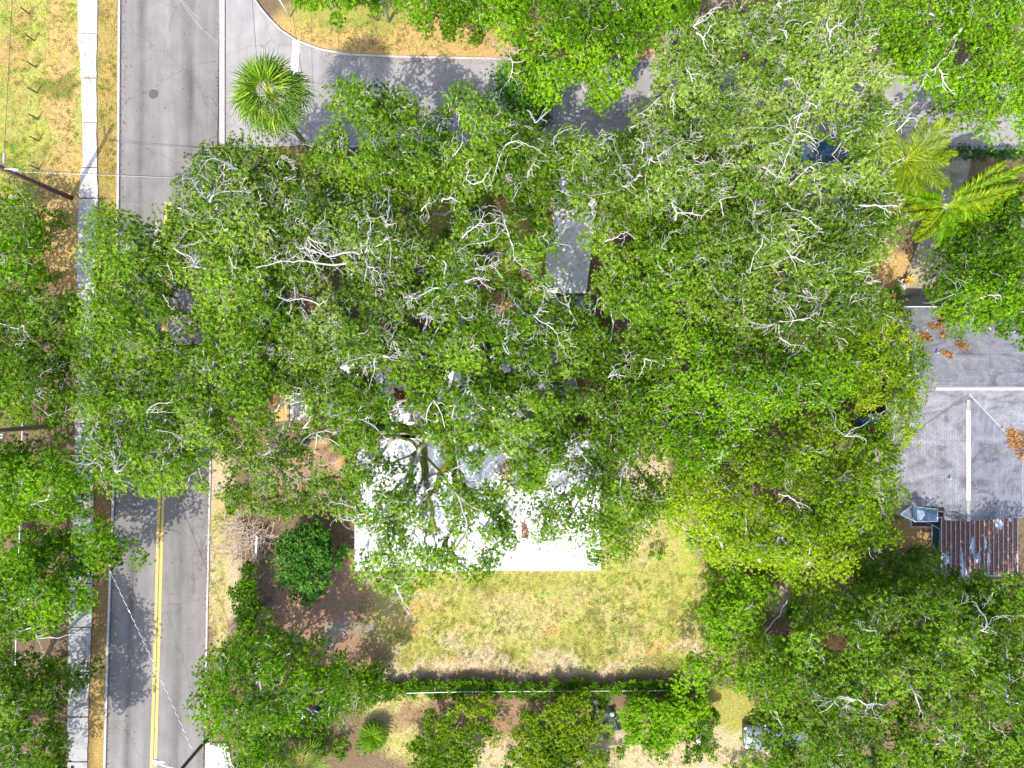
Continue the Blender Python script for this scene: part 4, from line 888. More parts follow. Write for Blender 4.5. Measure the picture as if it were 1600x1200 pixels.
def shingle_house():
    t = thing('shingle_roofed_house', 'house with weathered grey shingle roof and white ridge caps on the right edge', 'house', W(1513,650))
    e = .35
    MB().prism([(XW0+e,YN-e),(XE0-e,YN-e),(XE0-e,YS+e),(XW0+e,YS+e)], -.2, 2.62).build('wall', M['stucco'], t)
    MB().prism([(XA+e,YS+e-.01),(XB-e,YS+e-.01),(XB-e,YB+e),(W(1469,0,3.3)[0],YB+e),(W(1469,0,3.3)[0],W(0,786,3.0)[1]),(XA+e,W(0,786,3.0)[1])], -.2, 2.60).build('wall', M['stucco'], t)
    Ls = XE0-XW0; s1 = math.hypot(YN-YR, ZR-ZE); s2 = math.hypot(YR-YS, ZR-ZE)
    a = roof_slab('roof_slope', [(XW0,YR,ZR),(XE0,YR,ZR),(XE0,YN,ZE),(XW0,YN,ZE)], [(0,s1),(Ls,s1),(Ls,0),(0,0)], t)
    roof_slab('roof_slope', [(XW0,YS,ZE),(XE0,YS,ZE),(XE0,YR-.003,ZR-.002),(XW0,YR-.003,ZR-.002)], [(0,0),(Ls,0),(Ls,s2),(0,s2)], t)
    yt = YR-.5; Lw = yt-YB; w1 = math.hypot(XR-XA, ZW-ZE); w2 = math.hypot(XB-XR, ZW-ZE)
    XC = W(1467,0,3.3)[0]; YC = W(0,789,3.0)[1]; ZC = z_wing(XC, 0); wc = w1*(XC-XA)/(XR-XA); Lc = yt-YC
    roof_slab('roof_slope', [(XA,YC,ZE),(XC,YC,ZC),(XC,yt,ZC),(XA,yt,ZE)], [(Lw-Lc,0),(Lw-Lc,wc),(Lw,wc),(Lw,0)], t)
    roof_slab('roof_slope', [(XC+.002,YB,ZC),(XR-.002,YB,ZW),(XR-.002,yt,ZW),(XC+.002,yt,ZC)], [(0,wc),(0,w1),(Lw,w1),(Lw,wc)], t)
    roof_slab('roof_slope', [(XR,YB,ZW),(XB,YB,ZE),(XB,yt,ZE),(XR,yt,ZW)], [(0,w2),(0,0),(Lw,0),(Lw,w2)], t)
    # gable wall
    mb = MB(); yy = YB+e+.02
    xa_ = W(1471,0,3.3)[0]; mb.add([(xa_,yy,2.58),(XB-e,yy,2.58),(XR,yy,ZW-.35),(xa_,yy+.12,2.58),(XB-e,yy+.12,2.58),(XR,yy+.12,ZW-.35)], [(0,1,2),(5,4,3),(0,3,4,1),(1,4,5,2),(2,5,3,0)]).build('gable', M['stucco'], t)
    # ridge caps: overlapping cap pieces
    x0 = W(1462,0,ZR)[0]; n = 26; L = (XE0-x0)/n
    for i in range(n):
        MB().add([(x0+i*L,YR-.12,ZR-.03),(x0+(i+1.04)*L,YR-.12,ZR-.035),(x0+(i+1.04)*L,YR,ZR+.055),(x0+i*L,YR,ZR+.06),(x0+i*L,YR+.12,ZR-.03),(x0+(i+1.04)*L,YR+.12,ZR-.035)],
                 [(0,1,2,3),(3,2,5,4)]).build('ridge_cap', M['pinkish'], t)
    ya = W(0,641,ZW)[1]; yb = W(0,782,ZW)[1]; n = 14; L = (ya-yb)/n
    for i in range(n):
        y = yb+i*L
        MB().add([(XR-.15,y,ZW-.03),(XR-.15,y+L*1.04,ZW-.035),(XR,y+L*1.04,ZW+.055),(XR,y,ZW+.06),(XR+.15,y,ZW-.03),(XR+.15,y+L*1.04,ZW-.035)],
                 [(3,2,1,0),(4,5,2,3)]).build('ridge_cap', M['pinkish'], t)
    # older grey cap ends
    for (a_, b_) in ((YB+.01, yb-.02), (ya+.05, yt-.3)):
        MB().add([(XR-.13,a_,ZW-.02),(XR-.13,b_,ZW-.02),(XR,b_,ZW+.035),(XR,a_,ZW+.035),(XR+.13,a_,ZW-.02),(XR+.13,b_,ZW-.02)], [(3,2,1,0),(4,5,2,3)]).build('ridge_cap', CONC_OLD, t, label='worn grey ridge cap')
    # valleys
    for side in (-1, 1):
        pts = []
        xr, xe = (XR, XA) if side < 0 else (XR, XB)
        for k in range(15):
            f = k/14*1.0; x = xr+(xe-xr)*f; zz = z_wing(x, 0) if True else 0
            y = YS+(zz-ZE)/(ZR-ZE)*(YR-YS); pts.append((x, y))
        vs = []; fs = []
        for (x, y) in pts:
            for o_ in (-.05, 0, .05):
                xx, yy = x+o_*side*-1*.7, y+o_*-.7
                vs.append((xx, yy, max(z_main(xx, yy), z_wing(xx, yy))+.012))
        for k in range(len(pts)-1):
            for q in range(2): fs.append((3*k+q, 3*k+q+1, 3*k+q+4, 3*k+q+3))
        MB().add(vs, fs).build('valley_flashing', M['darkflash'] if side < 0 else CONC_OLD, t)
    # metal eave edges
    MB().box(((W(1469,0,3.3)[0]+XB)/2, YB-.035, ZE-.08), (XB-W(1469,0,3.3)[0], .06, .12)).build('drip_edge', M['galv'], t)
    MB().box((XB+.035, (YB+YS)/2, ZE-.08), (.06, YS-YB, .12)).build('drip_edge', M['galv'], t)
    MB().box(((XW0+XE0)/2, YN+.035, ZE-.08), (XE0-XW0, .06, .12)).build('drip_edge', M['white'], t)
    for px, py in ((1455,552),(1472,745)):
        x, y, _ = W(px, py, 3.3); z = z_roof(x, y); MB().lathe((x, y, z-.05), [(.06,0),(.06,.4),(.04,.42)], 10).build('vent_pipe', M['galv'], t)
shingle_house()

def rusty_carport():
    z = 2.5; x0 = W(1471,0,z)[0]; x1 = W(1590,0,z)[0]; y0 = YB-.12; y1 = W(0,899,z)[1]; n = 16; p = (x1-x0)/n
    t = thing('carport', 'rusty metal carport with thin white ribs behind the grey shingle house', 'carport', ((x0+x1)/2, (y0+y1)/2, 0))
    L = y0-y1; me = None
    for i in range(n):
        o = MB().box((x0+(i+.5)*p, (y0+y1)/2, z-.05-.004*(i % 2)), (p-.035, L, .03)).build('sheet_panel', RUST, t)
    for i in range(n+1):
        MB().box((x0+i*p, (y0+y1)/2, z-.02), (.032 if i % n else .06, L+.02, .07)).build('rib', M['galv'] if i % n == 0 else M['pinkish'], t)
    for xx in (x0+.15, x1-.15):
        MB().box((xx, y1+.2, 1.15), (.09, .09, 2.3)).build('post', M['galv'], t)
    MB().box(((x0+x1)/2, y1-.05, z-.09), (x1-x0, .06, .12)).build('beam', M['galv'], t)
    # netting side screen
    s = thing('side_screen', 'dark green netting panel in a grey frame at the left side of the rusty carport', 'screen', W(1463,842,0))
    pts = [(1457,820),(1469,827),(1469,872),(1457,850)]
    q = [W(a, b, 2.3)[:2] for a, b in pts]
    MB().prism(q, 2.18, 2.22).build('netting', M['net'], s)
    for i in range(4):
        a, b = q[i], q[(i+1) % 4]; MB().tube([(a[0], a[1], 2.24), (b[0], b[1], 2.24)], .035, 6).build('frame_bar', M['galv'], s)
    for i in (0, 2, 3): MB().tube([(q[i][0], q[i][1], 0), (q[i][0], q[i][1], 2.2)], .03, 6).build('leg', M['galv'], s)
    q = [W(a, b, 2.3)[:2] for a, b in [(1457,812),(1469,812),(1469,825),(1457,818)]]
    MB().prism(q, 2.12, 2.16).build('netting', M['net'], s)
rusty_carport()

def glass_leanto():
    t = thing('glass_leanto', 'small pale blue glass-roofed lean-to with tapered left end by the shingle house', 'lean-to', W(1446,804))
    z = 2.95
    def q(l, zz): return [W(a, b, zz)[:2] for a, b in l]
    body = [(1425,791),(1466,796),(1466,815),(1431,815)]; tip = [(1408,804),(1425,791),(1431,815)]
    MB().prism(q(body, 2.6), -.1, 2.6).build('wall', M['galv'], t)
    MB().prism(q([(1410,804),(1424.5,793),(1429.5,813)], 2.6), -.1, 2.55).build('wall', M['galv'], t)
    MB().prism(q([(1426,792),(1444,794),(1446,814.5),(1432,814.5)], z), 2.78, 2.84).build('pane', M['blueglass'], t)
    MB().prism(q([(1445,794),(1465,797),(1465,814.5),(1447,814.5)], z), 2.78, 2.84).build('pane', M['blueglass'], t)
    MB().prism(q([(1410,803.5),(1424,793),(1429.5,813)], z), 2.70, 2.74).build('pane', M['galv'], t)
    for l in (body, tip):
        pp = q(l, z)
        for i in range(len(pp)):
            a, b = pp[i], pp[(i+1) % len(pp)]
            MB().tube([(a[0], a[1], 2.86), (b[0], b[1], 2.86)], .045, 6).build('frame_bar', M['lens'], t)
    a, b = q([(1436,793),(1437,815)], z); MB().tube([(*a, 2.88), (*b, 2.88)], .03, 6).build('frame_bar', M['lens'], t)
    MB().prism(q([(1433,797),(1444,798),(1446,806),(1440,813),(1434,812)], z), 2.86, 2.90).build('white_panel', M['lens'], t)
    MB().prism(q([(1449,800),(1461,801),(1461,811),(1450,811)], z), 2.86, 2.89).build('hatch', M['blueglass'], t)
    t = thing('planter_bed', 'brick red planter bed edged in pale concrete under the glass lean-to', 'planter', W(1437,821))
    MB().prism([W(*p_)[:2] for p_ in [(1423,812),(1456,812),(1456,821),(1423,821)]], -.05, .14).build('brick_bed', M['redbrown'], t)
    MB().prism([W(*p_)[:2] for p_ in [(1420,821.2),(1458,821.2),(1458,825),(1420,825)]], -.05, .2).build('edging', CONC, t)
    MB().prism([W(*p_)[:2] for p_ in [(1420,810),(1422.8,810),(1422.8,821),(1420,821)]], -.05, .2).build('edging', CONC, t)
glass_leanto()

def garden_shed():
    t = thing('garden_shed', 'small shed with ochre board roof and pale panels showing through the oak leaves', 'shed', W(455,640))
    def q(l, zz): return [W(a, b, zz)[:2] for a, b in l]
    MB().prism(q([(430,618),(478,618),(478,655),(430,655)], 2.1), -.1, 2.05).build('wall', M['galv'], t)
    for k in range(3):
        MB().prism(q([(426+k*8.6,612),(434.2+k*8.6,612),(434.2+k*8.6,658),(426+k*8.6,658)], 2.2), 2.08, 2.14+.012*(k % 2)).build('board', M['ochre'], t)
    for k in range(4):
        MB().prism(q([(453+k*7.6,614),(460+k*7.6,614),(460+k*7.6,657),(453+k*7.6,657)], 2.2), 2.08, 2.13+.012*(k % 2)).build('panel', M['pinkish'], t)
garden_shed()

# ------------------------------------------------------------------ litter piles
def litter(label, px, py, rx, ry, rot, n, zf, group='fallen leaf piles'):
    """heap of dry leaves with centre at photo spot px,py"""
    rng = np.random.default_rng(int(px*7+py)); a = rng.uniform(0, 6.28, n); r = np.sqrt(rng.random(n))*(1+.25*np.sin(a*3+px)+.15*np.sin(a*5))
    u, v = r*np.cos(a)*rx/PPM, r*np.sin(a)*ry/PPM; c, s = math.cos(rot), math.sin(rot)
    z0 = 3.3 if zf is z_roof else zf(0, 0); cx, cy, _ = W(px, py, z0)
    if zf is z_roof:
        for _ in range(4): z0 = zf(cx, cy); cx, cy, _ = W(px, py, z0)
    x = cx+u*c-v*s; y = cy+u*s+v*c
    ex = 1+rng.exponential(.35, n)*(rng.random(n) < .4); x = cx+(x-cx)*ex; y = cy+(y-cy)*ex; z = np.array([zf(a_, b_) for a_, b_ in zip(x, y)])+.02+rng.random(n)*.10*np.clip(1-r, 0, 1)+(-50)*np.array([zf(a_, b_) < 0 for a_, b_ in zip(x, y)])
    C = np.stack([x, y, z], 1); V, F, T = leaves(C, np.full(n, .03), 3, .13, .08, np.full(n, .5)+rng.normal(size=n)*.15, int(px), flat=.1, sprig=3)
    o = npmesh('leaf_litter', V, F, LEAF['litter'], attrs=[('tint','FACE','FLOAT',T)])
    tag(o, label, 'leaf pile', group, 'stuff')
litter('large orange pile of dead leaves in the right valley of the shingle roof', 1590, 692, 13, 20, .5, 330, z_roof)
litter('small leaf pile above the large one in the right roof valley', 1577, 676, 6, 6, .4, 60, z_roof)
litter('dead leaves against the top edge of the shingle roof under the oak', 1482, 491, 14, 11, .3, 220, z_roof)
litter('narrow trail of dead leaves below the roof-edge pile', 1470, 503, 5, 8, -.2, 60, z_roof)
litter('leftmost orange leaf patch on the shingle roof', 1446, 527, 9, 6, -.6, 110, z_roof)
litter('small leaf scatter between the roof-edge trail and the leftmost patch', 1459, 510, 7, 4, .4, 45, z_roof)
litter('lowest orange leaf patch on the upper shingle slope', 1480, 554, 7, 5, -.6, 60, z_roof)
litter('leaf scatter right of the lowest patch, beside the oak edge', 1502, 540, 9, 5, -.2, 60, z_roof)
litter('small upright leaf patch in the middle of the upper shingle slope', 1472, 523, 3, 5, 0, 30, z_roof)
litter('orange-brown leaf pile on the upper wing of the white roof', 630, 622, 8, 17, .7, 260, lambda x, y: 3.2)
litter('scattered brown leaves near the lower left of the upper white roof', 598, 648, 14, 7, 0, 110, lambda x, y: 3.2)
litter('brown leaf pile on the white roof left of the round stain', 820, 830, 5, 12, .1, 80, lambda x, y: 3.4)
litter('round brown leaf clump on the white roof left part', 625, 777, 6, 5, 0, 50, lambda x, y: 3.4)
litter('leaf scatter along the lower white roof near its right stain', 790, 735, 12, 16, 0, 120, lambda x, y: 3.4)
def roof_crumbs():
    rng = np.random.default_rng(3); P = []
    for _ in range(420):
        P.append(W(rng.uniform(556,936), rng.uniform(690,888), 3.42))
    for _ in range(260): P.append(W(rng.uniform(512,806), rng.uniform(560,655), 3.22))
    for _ in range(500):
        y = rng.uniform(60,1180); P.append(W(rng.uniform(120,146), y, .05))
    for _ in range(500):
        P.append(W(rng.uniform(860,930), rng.uniform(235,455), .05))
    for _ in range(150): P.append(W(rng.uniform(1410,1490), rng.uniform(370,475), .05))
    for _ in range(140): x_, y_ = W(rng.uniform(1420,1595), rng.uniform(490,800), 3.3)[:2]; P.append((x_, y_, z_roof(x_, y_)+.02))
    for _ in range(300): P.append(W(rng.uniform(190,330), rng.uniform(0,1200), .07))
    for _ in range(700):
        y_ = rng.uniform(0,1200); P.append(W(lerp_tab(ROADL, y_)+rng.exponential(3), y_, .05) if rng.random() < .6 else W(lerp_tab(ROADR, y_)-rng.exponential(2), y_, .05))
    for _ in range(260):
        x_ = rng.uniform(500, 1000); P.append(W(x_, np.interp(x_, [500,545,610,1020], [82,90,93,101])+rng.exponential(2), .03))
    for _ in range(400): P.append(W(rng.uniform(500,1000), rng.uniform(100,225), .03))
    C = np.array(P); V, F, T = leaves(C, np.full(len(C), .02), 1, .11, .07, rng.random(len(C)), 8, flat=.1, sprig=1)
    tag(npmesh('fallen_leaves', V, F, LEAF['litter'], attrs=[('tint','FACE','FLOAT',T)]), 'single dead leaves scattered over roofs, road and paving', 'fallen leaves', kind='stuff')
roof_crumbs()

# grass tufts
def grass():
    rng = np.random.default_rng(12)
    def fill(boxes, dens, L, Wd, tint, zz=.02):
        P = []; T = []
        for (x0, y0, x1, y1) in boxes:
            n = int((x1-x0)*(y1-y0)/400*dens); px = rng.uniform(x0, x1, n); py = rng.uniform(y0, y1, n)
            f = fbm(px, py, 1/22., 4, 3); g2 = fbm(px, py, 1/6., 6, 2)
            ok = rng.random(n) < .35+.9*np.clip(g2-.25, 0, 1)
            for a, b, c in zip(px[ok], py[ok], f[ok]): P.append(W(a, b, zz)); T.append(tint+(c-.5)*-3.4)
        C = np.array(P); return C, np.clip(np.array(T), 0.03, .92)
    C1, T1 = fill([(560,895,1110,1052)], 34, .1, .03, .60)
    C2, T2 = fill([(0,0,121,315),(154,0,186,330)], 30, .1, .03, .42)
    C3, T3 = fill([(420,30,780,80),(940,820,1060,895),(600,1090,800,1200),(930,1170,1150,1200),(325,800,350,1000)], 22, .1, .03, .52)
    C = np.concatenate([C1, C2, C3]); T = np.concatenate([T1, T2, T3])
    # leave the street corner clear
    px = 800+C[:, 0]*PPM; py = 600-C[:, 1]*PPM
    corner = (py < np.interp(px, [396,405,420,438,462,500,545,700,1020], [-5,8,25,42,58,72,81,87,92])) | (px > 1030) | (px < 396) | (py > 240)
    C, T = C[corner], T[corner]
    C[:, 2] = -.02
    V, F, TT = leaves(C, np.full(len(C), .04), 5, .17, .035, T, 99, flat=.2, sprig=5)
    tag(npmesh('grass', V, F, LEAF['straw'], attrs=[('tint','FACE','FLOAT',TT)]), 'dry tufted grass of the lawns and verges', 'grass', kind='stuff')
grass()

# ------------------------------------------------------------------ hedge, fences
def hedge():
    rng = np.random.default_rng(21)
    t = thing('hedge', 'clipped green hedge along the back lawn growing through the wire fence', 'hedge', W(830,1078))
    P = []
    for px in np.arange(592, 1066, 6.0):
        for k in range(3):
            py = 1077+rng.normal()*5+(k-1)*6; z = .72+rng.normal()*.12-(abs(k-1)*.2); P.append(W(px+rng.normal()*3, py, z)); 
    C = np.array(P); V, F, T = leaves(C, rng.uniform(.22,.4,len(C)), 80, .15, .09, np.clip(rng.normal(.45,.15,len(C)), 0, 1), 41)
    npmesh('foliage', V, F, LEAF['hedge'], t, attrs=[('tint','FACE','FLOAT',T)], kind='stuff')
    C2 = C[::4]; A = C2.copy(); A[:, 2] = -.05; V, F = segs_mesh(A, C2, np.full(len(C2), .02), np.full(len(C2), .01), 4)
    npmesh('stems', V, F, M['wood'], t, kind='stuff')
hedge()
def wire_fence(label, path, h, step, rail_m, post_r=.03, name='chain_link_fence', rail_r=.028):
    t = thing(name, label, 'fence', (path[0][0], path[0][1], 0)); acc = 0
    for i in range(len(path)-1):
        a, b = Vector((*path[i][:2], 0)), Vector((*path[i+1][:2], 0)); L = (b-a).length; n = max(1, round(L/step))
        MB().tube([(a.x, a.y, h), (b.x, b.y, h)], rail_r, 6).build('top_rail', rail_m, t)
        for k in range(n+(i == len(path)-2)):
            p = a.lerp(b, k/n); MB().tube([(p.x, p.y, -.1), (p.x, p.y, h+.06)], post_r, 6).build('post', rail_m, t)
        d = (b-a)/L; m = int(L/.16); vs = []; fs = []
        for k in range(m):
            for sg in (1, -1):
                p = a+d*(k*.16); q = a+d*min(L, max(0, (k*.16+sg*h*.8))); e = d*.006
                j = len(vs); vs += [tuple(p-e), tuple(p+e), (q.x+e.x, q.y+e.y, h), (q.x-e.x, q.y-e.y, h)]; fs.append((j, j+1, j+2, j+3))
        MB().add(vs, fs).build('wire_mesh', M['galv'], t, kind='stuff')
wire_fence('grey-railed wire fence standing in the back hedge', [W(636,1083,.95), W(720,1081,.95), W(900,1080,.95), W(1062,1079,.95)], .95, 3, M['galv'])
wire_fence('grey-railed wire fence with a corner on the left edge of the lawn', [W(-60,323,1.3), W(38,323,1.3), W(38,480,1.3), W(33,760,1.3), W(27,930,1.3), W(18,1230,1.3)], 1.3, 3, M['lens'])
def picket():
    t = thing('picket_fence', 'grey weathered rail fence standing in the shrub strip beside the road', 'fence', W(398,900))
    a, b = W(402,838,1.3), W(394,990,1.3)
    for i, off in enumerate((0, -.16)):
        MB().tube([(a[0]+off, a[1], 1.3-.25*i), (b[0]+off, b[1], 1.3-.25*i)], .035, 6).build('rail', M['galv'], t)
    n = 9
    for k in range(n+1):
        f = k/n; x = a[0]+(b[0]-a[0])*f; y = a[1]+(b[1]-a[1])*f
        MB().box((x-.08, y, .65), (.07, .09, 1.36)).build('post', M['galv'], t)
    for py in (932, 937, 951): 
        p, q = W(390,py,1.2), W(404,py-2,1.2); MB().tube([p, q], .02, 5).build('crossbar', M['lens'], t)
picket()

# ------------------------------------------------------------------ poles, wires, lamp
def sag(a, b, n=14, s=.3):
    a, b = Vector(a), Vector(b); out = []
    for i in range(n+1):
        t = i/n; p = a.lerp(b, t); p.z -= s*4*t*(1-t); out.append(tuple(p))
    return out
def cable(label, a, b, s=.3, r=.016, m='wire', name='overhead_cable'):
    o = MB().tube(sag(a, b, 16, s), r, 5).build(name, M[m]); tag(o, label, 'cable', 'overhead cables'); return o
def poles():
    bx, by, _ = W(111,309); t = thing('utility_pole', 'brown wooden utility pole leaning out over the left lawn beside the slab path', 'utility pole', (bx, by, 0))
    MB().tube([(bx, by, -.3), (bx, by, 4.5), (bx, by, 9)], [.19, .17, .14], 14).build('pole', M['creo'], t, smooth=True)
    MB().tube([(bx, by-.2, 1.2), (bx, by-.2, 1.35)], .05, 8).build('tag_plate', M['lens'], t)
    x, y, z = bx, by, 7.0
    MB().box((x, y+.22, 7.6), (.1, .1, 1.0)).build('bracket', M['galv'], t)
    for hh, ax in ((7.05, 0), (7.2, 1)):
        d = Vector((0.02, 1, 0)) if ax == 0 else Vector((1, -.06, 0))
        p = Vector((x, y, hh))
        MB().tube([tuple(p+d*.15), tuple(p+d*.5), tuple(p+d*.55), tuple(p+d*1.1), tuple(p+d*1.15)], [.03,.03,.075,.075,.03], 8).build('insulator', M['galv'], t)
    cable('thin cable running from the brown pole up the left lawn', (x+.02, y+1.15, 7.05), W(37,-420,8.5), .1)
    cable('dark cable crossing the road from the brown pole to the white house side', (x+1.15, y-.05, 7.2), W(905,300,6.5), .5)
    cable('pale cable crossing the road beside the dark one', W(20,268,7.2), W(905,296,6.7), .35, .013, 'galv')
    cable('slanting guy wire from above the brown pole to the bare soil', W(10,272,6), W(98,392,0), .0, .014, 'galv')
    # pole at left edge lower
    bx, by, _ = W(86,665); t = thing('utility_pole', 'grey weathered utility pole at the left edge between the two oaks', 'utility pole', (bx, by, 0))
    MB().tube([(bx, by, -.3), (bx, by, 9)], [.19, .15], 14).build('pole', BROWNBARK, t, smooth=True)
    x, y, z = W(2,681,6.2); MB().box((x, y, 6.2), (.42, .3, .3)).build('meter_box', M['lens'], t, bevel=.03)
    MB().tube([(x, y, 6.2), (bx, by, 6.2)], .03, 6).build('bracket', M['galv'], t)
    tag(MB().tube([W(16,718,1.6), W(54,752,1.2)], .03, 6).build('leaning_pipe', M['wirepale']), 'thin pale pipe lying slantwise across the left wire fence', 'pipe')
    bx, by, _ = W(608,33); t = thing('utility_pole', 'short grey post at the top edge between two oaks', 'post', (bx, by, 0))
    MB().tube([(bx, by, -.2), (bx, by, 4.2)], [.13, .11], 12).build('pole', M['galv'], t, smooth=True)
    bx, by, _ = W(453,26); t = thing('utility_pole', 'pale thin post beside the curved kerb at the top edge', 'post', (bx, by, 0))
    MB().tube([(bx, by, -.2), (bx, by, 3.4)], [.06, .05], 10).build('pole', M['lens'], t, smooth=True)
    cable('dark cable over the street corner passing behind the fan palm', W(384,-120,6.5), W(412,240,5.5), .1)
    cable('second dark cable right of the fan palm', W(435,-120,6), W(492,250,3.5), .1, .016)
    # street lamp
    bx, by, _ = W(327,1151); t = thing('street_lamp', 'dark green street lamp pole with a white arm over the road at the bottom', 'street lamp', (bx, by, 0))
    MB().tube([(bx, by, -.2), (bx, by, 4), (bx, by, 7.4)], [.15, .13, .10], 14).build('pole', M['greenmetal'], t, smooth=True)
    h = W(243,1190,5.2); 
    st = (bx, by-.0, 4.55)
    hx, hy, _ = W(246,1191,4.9)
    MB().tube([st, (bx+(hx-bx)*.35, by+(hy-by)*.35+.05, 4.85), (bx+(hx-bx)*.75, by+(hy-by)*.75, 4.95), (hx, hy, 4.9)], [.05,.05,.045,.04], 8).build('arm', M['lens'], t, smooth=True)
    MB().lathe((hx-.15, hy, 4.78), [(.12,0),(.22,.06),(.22,.14),(.10,.22)], 16).build('lamp_head', M['lens'], t, smooth=True)
    MB().box((hx+.25, hy, 4.86), (.5, .16, .12)).build('lamp_neck', M['lens'], t, bevel=.03)
    MB().tube([(bx+.02, by+.05, .0), (bx+.02, by+.05, .35)], .2, 14).build('base', CONC_OLD, t)
    # twisted service cable (shows as dashes)
    t = thing('twisted_cable', 'twisted grey and white cable slanting over the lower left lane, looking dashed', 'cable', W(205,960,6), 'overhead cables')
    a = Vector(W(158,864,6)); b = Vector(W(300,1170,5.2)); n = 320; L = (b-a).length; d = (b-a)/L
    u = d.cross(Vector((0,0,1))).normalized(); w = u.cross(d)
    for k, mm in enumerate(('lens', 'wire')):
        pts = []
        for i in range(n+1):
            f = i/n; an = f*L/.62*2*math.pi+k*math.pi; p = a.lerp(b, f)+(u*math.cos(an)+w*math.sin(an))*.022; p.z -= .12*4*f*(1-f); pts.append(p)
        MB().tube(pts, .013, 5).build('strand', M[mm], t)
    for i, (px, py) in enumerate([(46,22),(53,63),(55.5,105),(57,145),(59,186),(60,220),(60,264)]):
        x, y, _ = W(px, py)
        o = MB().lathe((x, y, -.1), [(.055,0),(.055,1.08),(.03,1.1)], 8).build('lawn_post', M['wood'])
        tag(o, ['topmost of seven short brown posts along the left lawn','second from the top of seven short brown posts on the left lawn','third from the top of seven short brown posts on the left lawn',
                'middle one of seven short brown posts on the left lawn','third from the bottom of seven short brown lawn posts','second from the bottom of seven short brown lawn posts','lowest of seven short brown posts, nearest the utility pole'][i], 'post', 'short posts along the left lawn')
poles()

# ------------------------------------------------------------------ palms
def frond_mesh(name, length, droop, nleaf, ll, lw, m, rng, plume=False, rise=.35):
    """feather frond along +X from origin, local coordinates"""
    V = []; F = []; T = []
    def rp(s): return Vector((length*(s-.12*droop*s**2), 0, length*(rise*s-droop*s*s)))
    def quad(a, b, c, d, t):
        j = len(V); V.extend([a, b, c, d]); F.append((j, j+1, j+2, j+3)); T.append(t)
    K = 10
    for i in range(K):
        a, b = rp(i/K), rp((i+1)/K); w0, w1 = .03*(1-.8*i/K), .03*(1-.8*(i+1)/K)
        quad(a+Vector((0,w0,.01)), a+Vector((0,-w0,.01)), b+Vector((0,-w1,.01)), b+Vector((0,w1,.01)), .75)
    for i in range(nleaf):
        s = .12+.88*i/nleaf; p = rp(s); prof = math.sin(math.pi*min(1, .18+s*.80))**.6
        for sd in (-1, 1):
            for q in range(3 if plume else 1):
                L = ll*prof*rng.uniform(.85, 1.1); fw = .55+.5*s+rng.normal()*.08; dz = rng.uniform(-.25, .1) if not plume else rng.uniform(-.8, .7)
                d = Vector((math.sin(fw), sd*math.cos(fw), dz)).normalized(); side = Vector((math.cos(fw), -sd*math.sin(fw), .25)).normalized()*lw*.5
                mid = p+d*L*.55; tip = p+d*L+Vector((0,0,-.32*L))
                quad(p, mid+side, tip, mid-side, max(0.02, min(.93, .5+rng.normal()*.17)))
    return V, F, T
def mk_frond(name, parent, args, m, az, rng, loc, tilt=0.0, kind=None):
    V, F, T = frond_mesh(name, *args, m, rng) if len(args) == 5 else frond_mesh(name, *args[:5], m, rng, *args[5:])
    R = Matrix.Rotation(az, 3, 'Z') @ Matrix.Rotation(-tilt, 3, 'Y')
    V = np.array([tuple(R @ v) for v in V])+np.array(loc)
    return npmesh(name, V, F, m, parent, attrs=[('tint','FACE','FLOAT',T)])
def fan_frond(parent, loc, az, tilt, pet, rad, nseg, m, rng, tint=.5, droop=.35, sw=.075, name='frond'):
    V = []; F = []; T = []
    def quad(a, b, c, d, t):
        j = len(V); V.extend([a, b, c, d]); F.append((j, j+1, j+2, j+3)); T.append(t)
    def tri2(a, b, c, t): quad(a, b, c, c+Vector((0,0,.001)), t)
    w = .03; e = Vector((pet, 0, pet*.15))
    quad(Vector((0,w,0)), Vector((0,-w,0)), e+Vector((0,-w*.6,0)), e+Vector((0,w*.6,0)), .95 if False else .9)
    for i in range(nseg):
        a = (i/(nseg-1)-.5)*math.radians(250)+rng.normal()*.02; L = rad*(1-.25*abs(a)/2.2)*rng.uniform(.9, 1.08)
        d = Vector((math.cos(a), math.sin(a), .12-abs(math.sin(a))*.25)); s = Vector((-math.sin(a), math.cos(a), 0))*sw*.5
        f = Vector((0, 0, .045*(1 if i % 2 else -1)))
        m1 = e+d*L*.5+f; tip = e+d*L+Vector((0,0,-droop*L*rng.uniform(.6, 1.3)))
        t = max(.02, min(.92, tint+rng.normal()*.16+(.12 if i % 2 else -.08)))
        quad(e, m1+s, tip, m1-s, t)
    R = Matrix.Rotation(az, 3, 'Z') @ Matrix.Rotation(-tilt, 3, 'Y')
    V = np.array([tuple(R @ v) for v in V])+np.array(loc)
    return npmesh(name, V, F, m, parent, attrs=[('tint','FACE','FLOAT',T)])
def fan_palm():
    rng = np.random.default_rng(4); bx, by, _ = W(490,241); cx, cy, cz = W(424,150,9.6)
    t = thing('fan_palm', 'tall fan palm with a slanting bare trunk at the street corner', 'palm', (bx, by, 0))
    pts = [(bx, by, -.1), (bx+.1, by-.05, 3), (bx+(cx-bx)*.4, by+(cy-by)*.4, 6.4), (cx, cy, cz-.1)]
    MB().tube(pts, [.24,.2,.17,.2], 14).build('trunk', simple('palm_trunk', (.36,.31,.22), .9, var=.3, scale=7), t, smooth=True)
    n = 46; rr = random.Random(3)
    for i in range(n):
        az = i*2.39996+rr.uniform(-.2,.2); f = i/n; tilt = 1.25-f*1.85+rr.uniform(-.1,.1)
        fan_frond(t, (cx+.12*math.cos(az), cy+.12*math.sin(az), cz+.25*(1-f)), az+rr.uniform(-.25,.25), tilt+rr.uniform(-.15,.15), 1.05+.55*f, 1.45*rr.uniform(.85,1.1), 22, LEAF['palm'], rng, .18+.36*rr.random(), .25+.45*f, .085)
fan_palm()
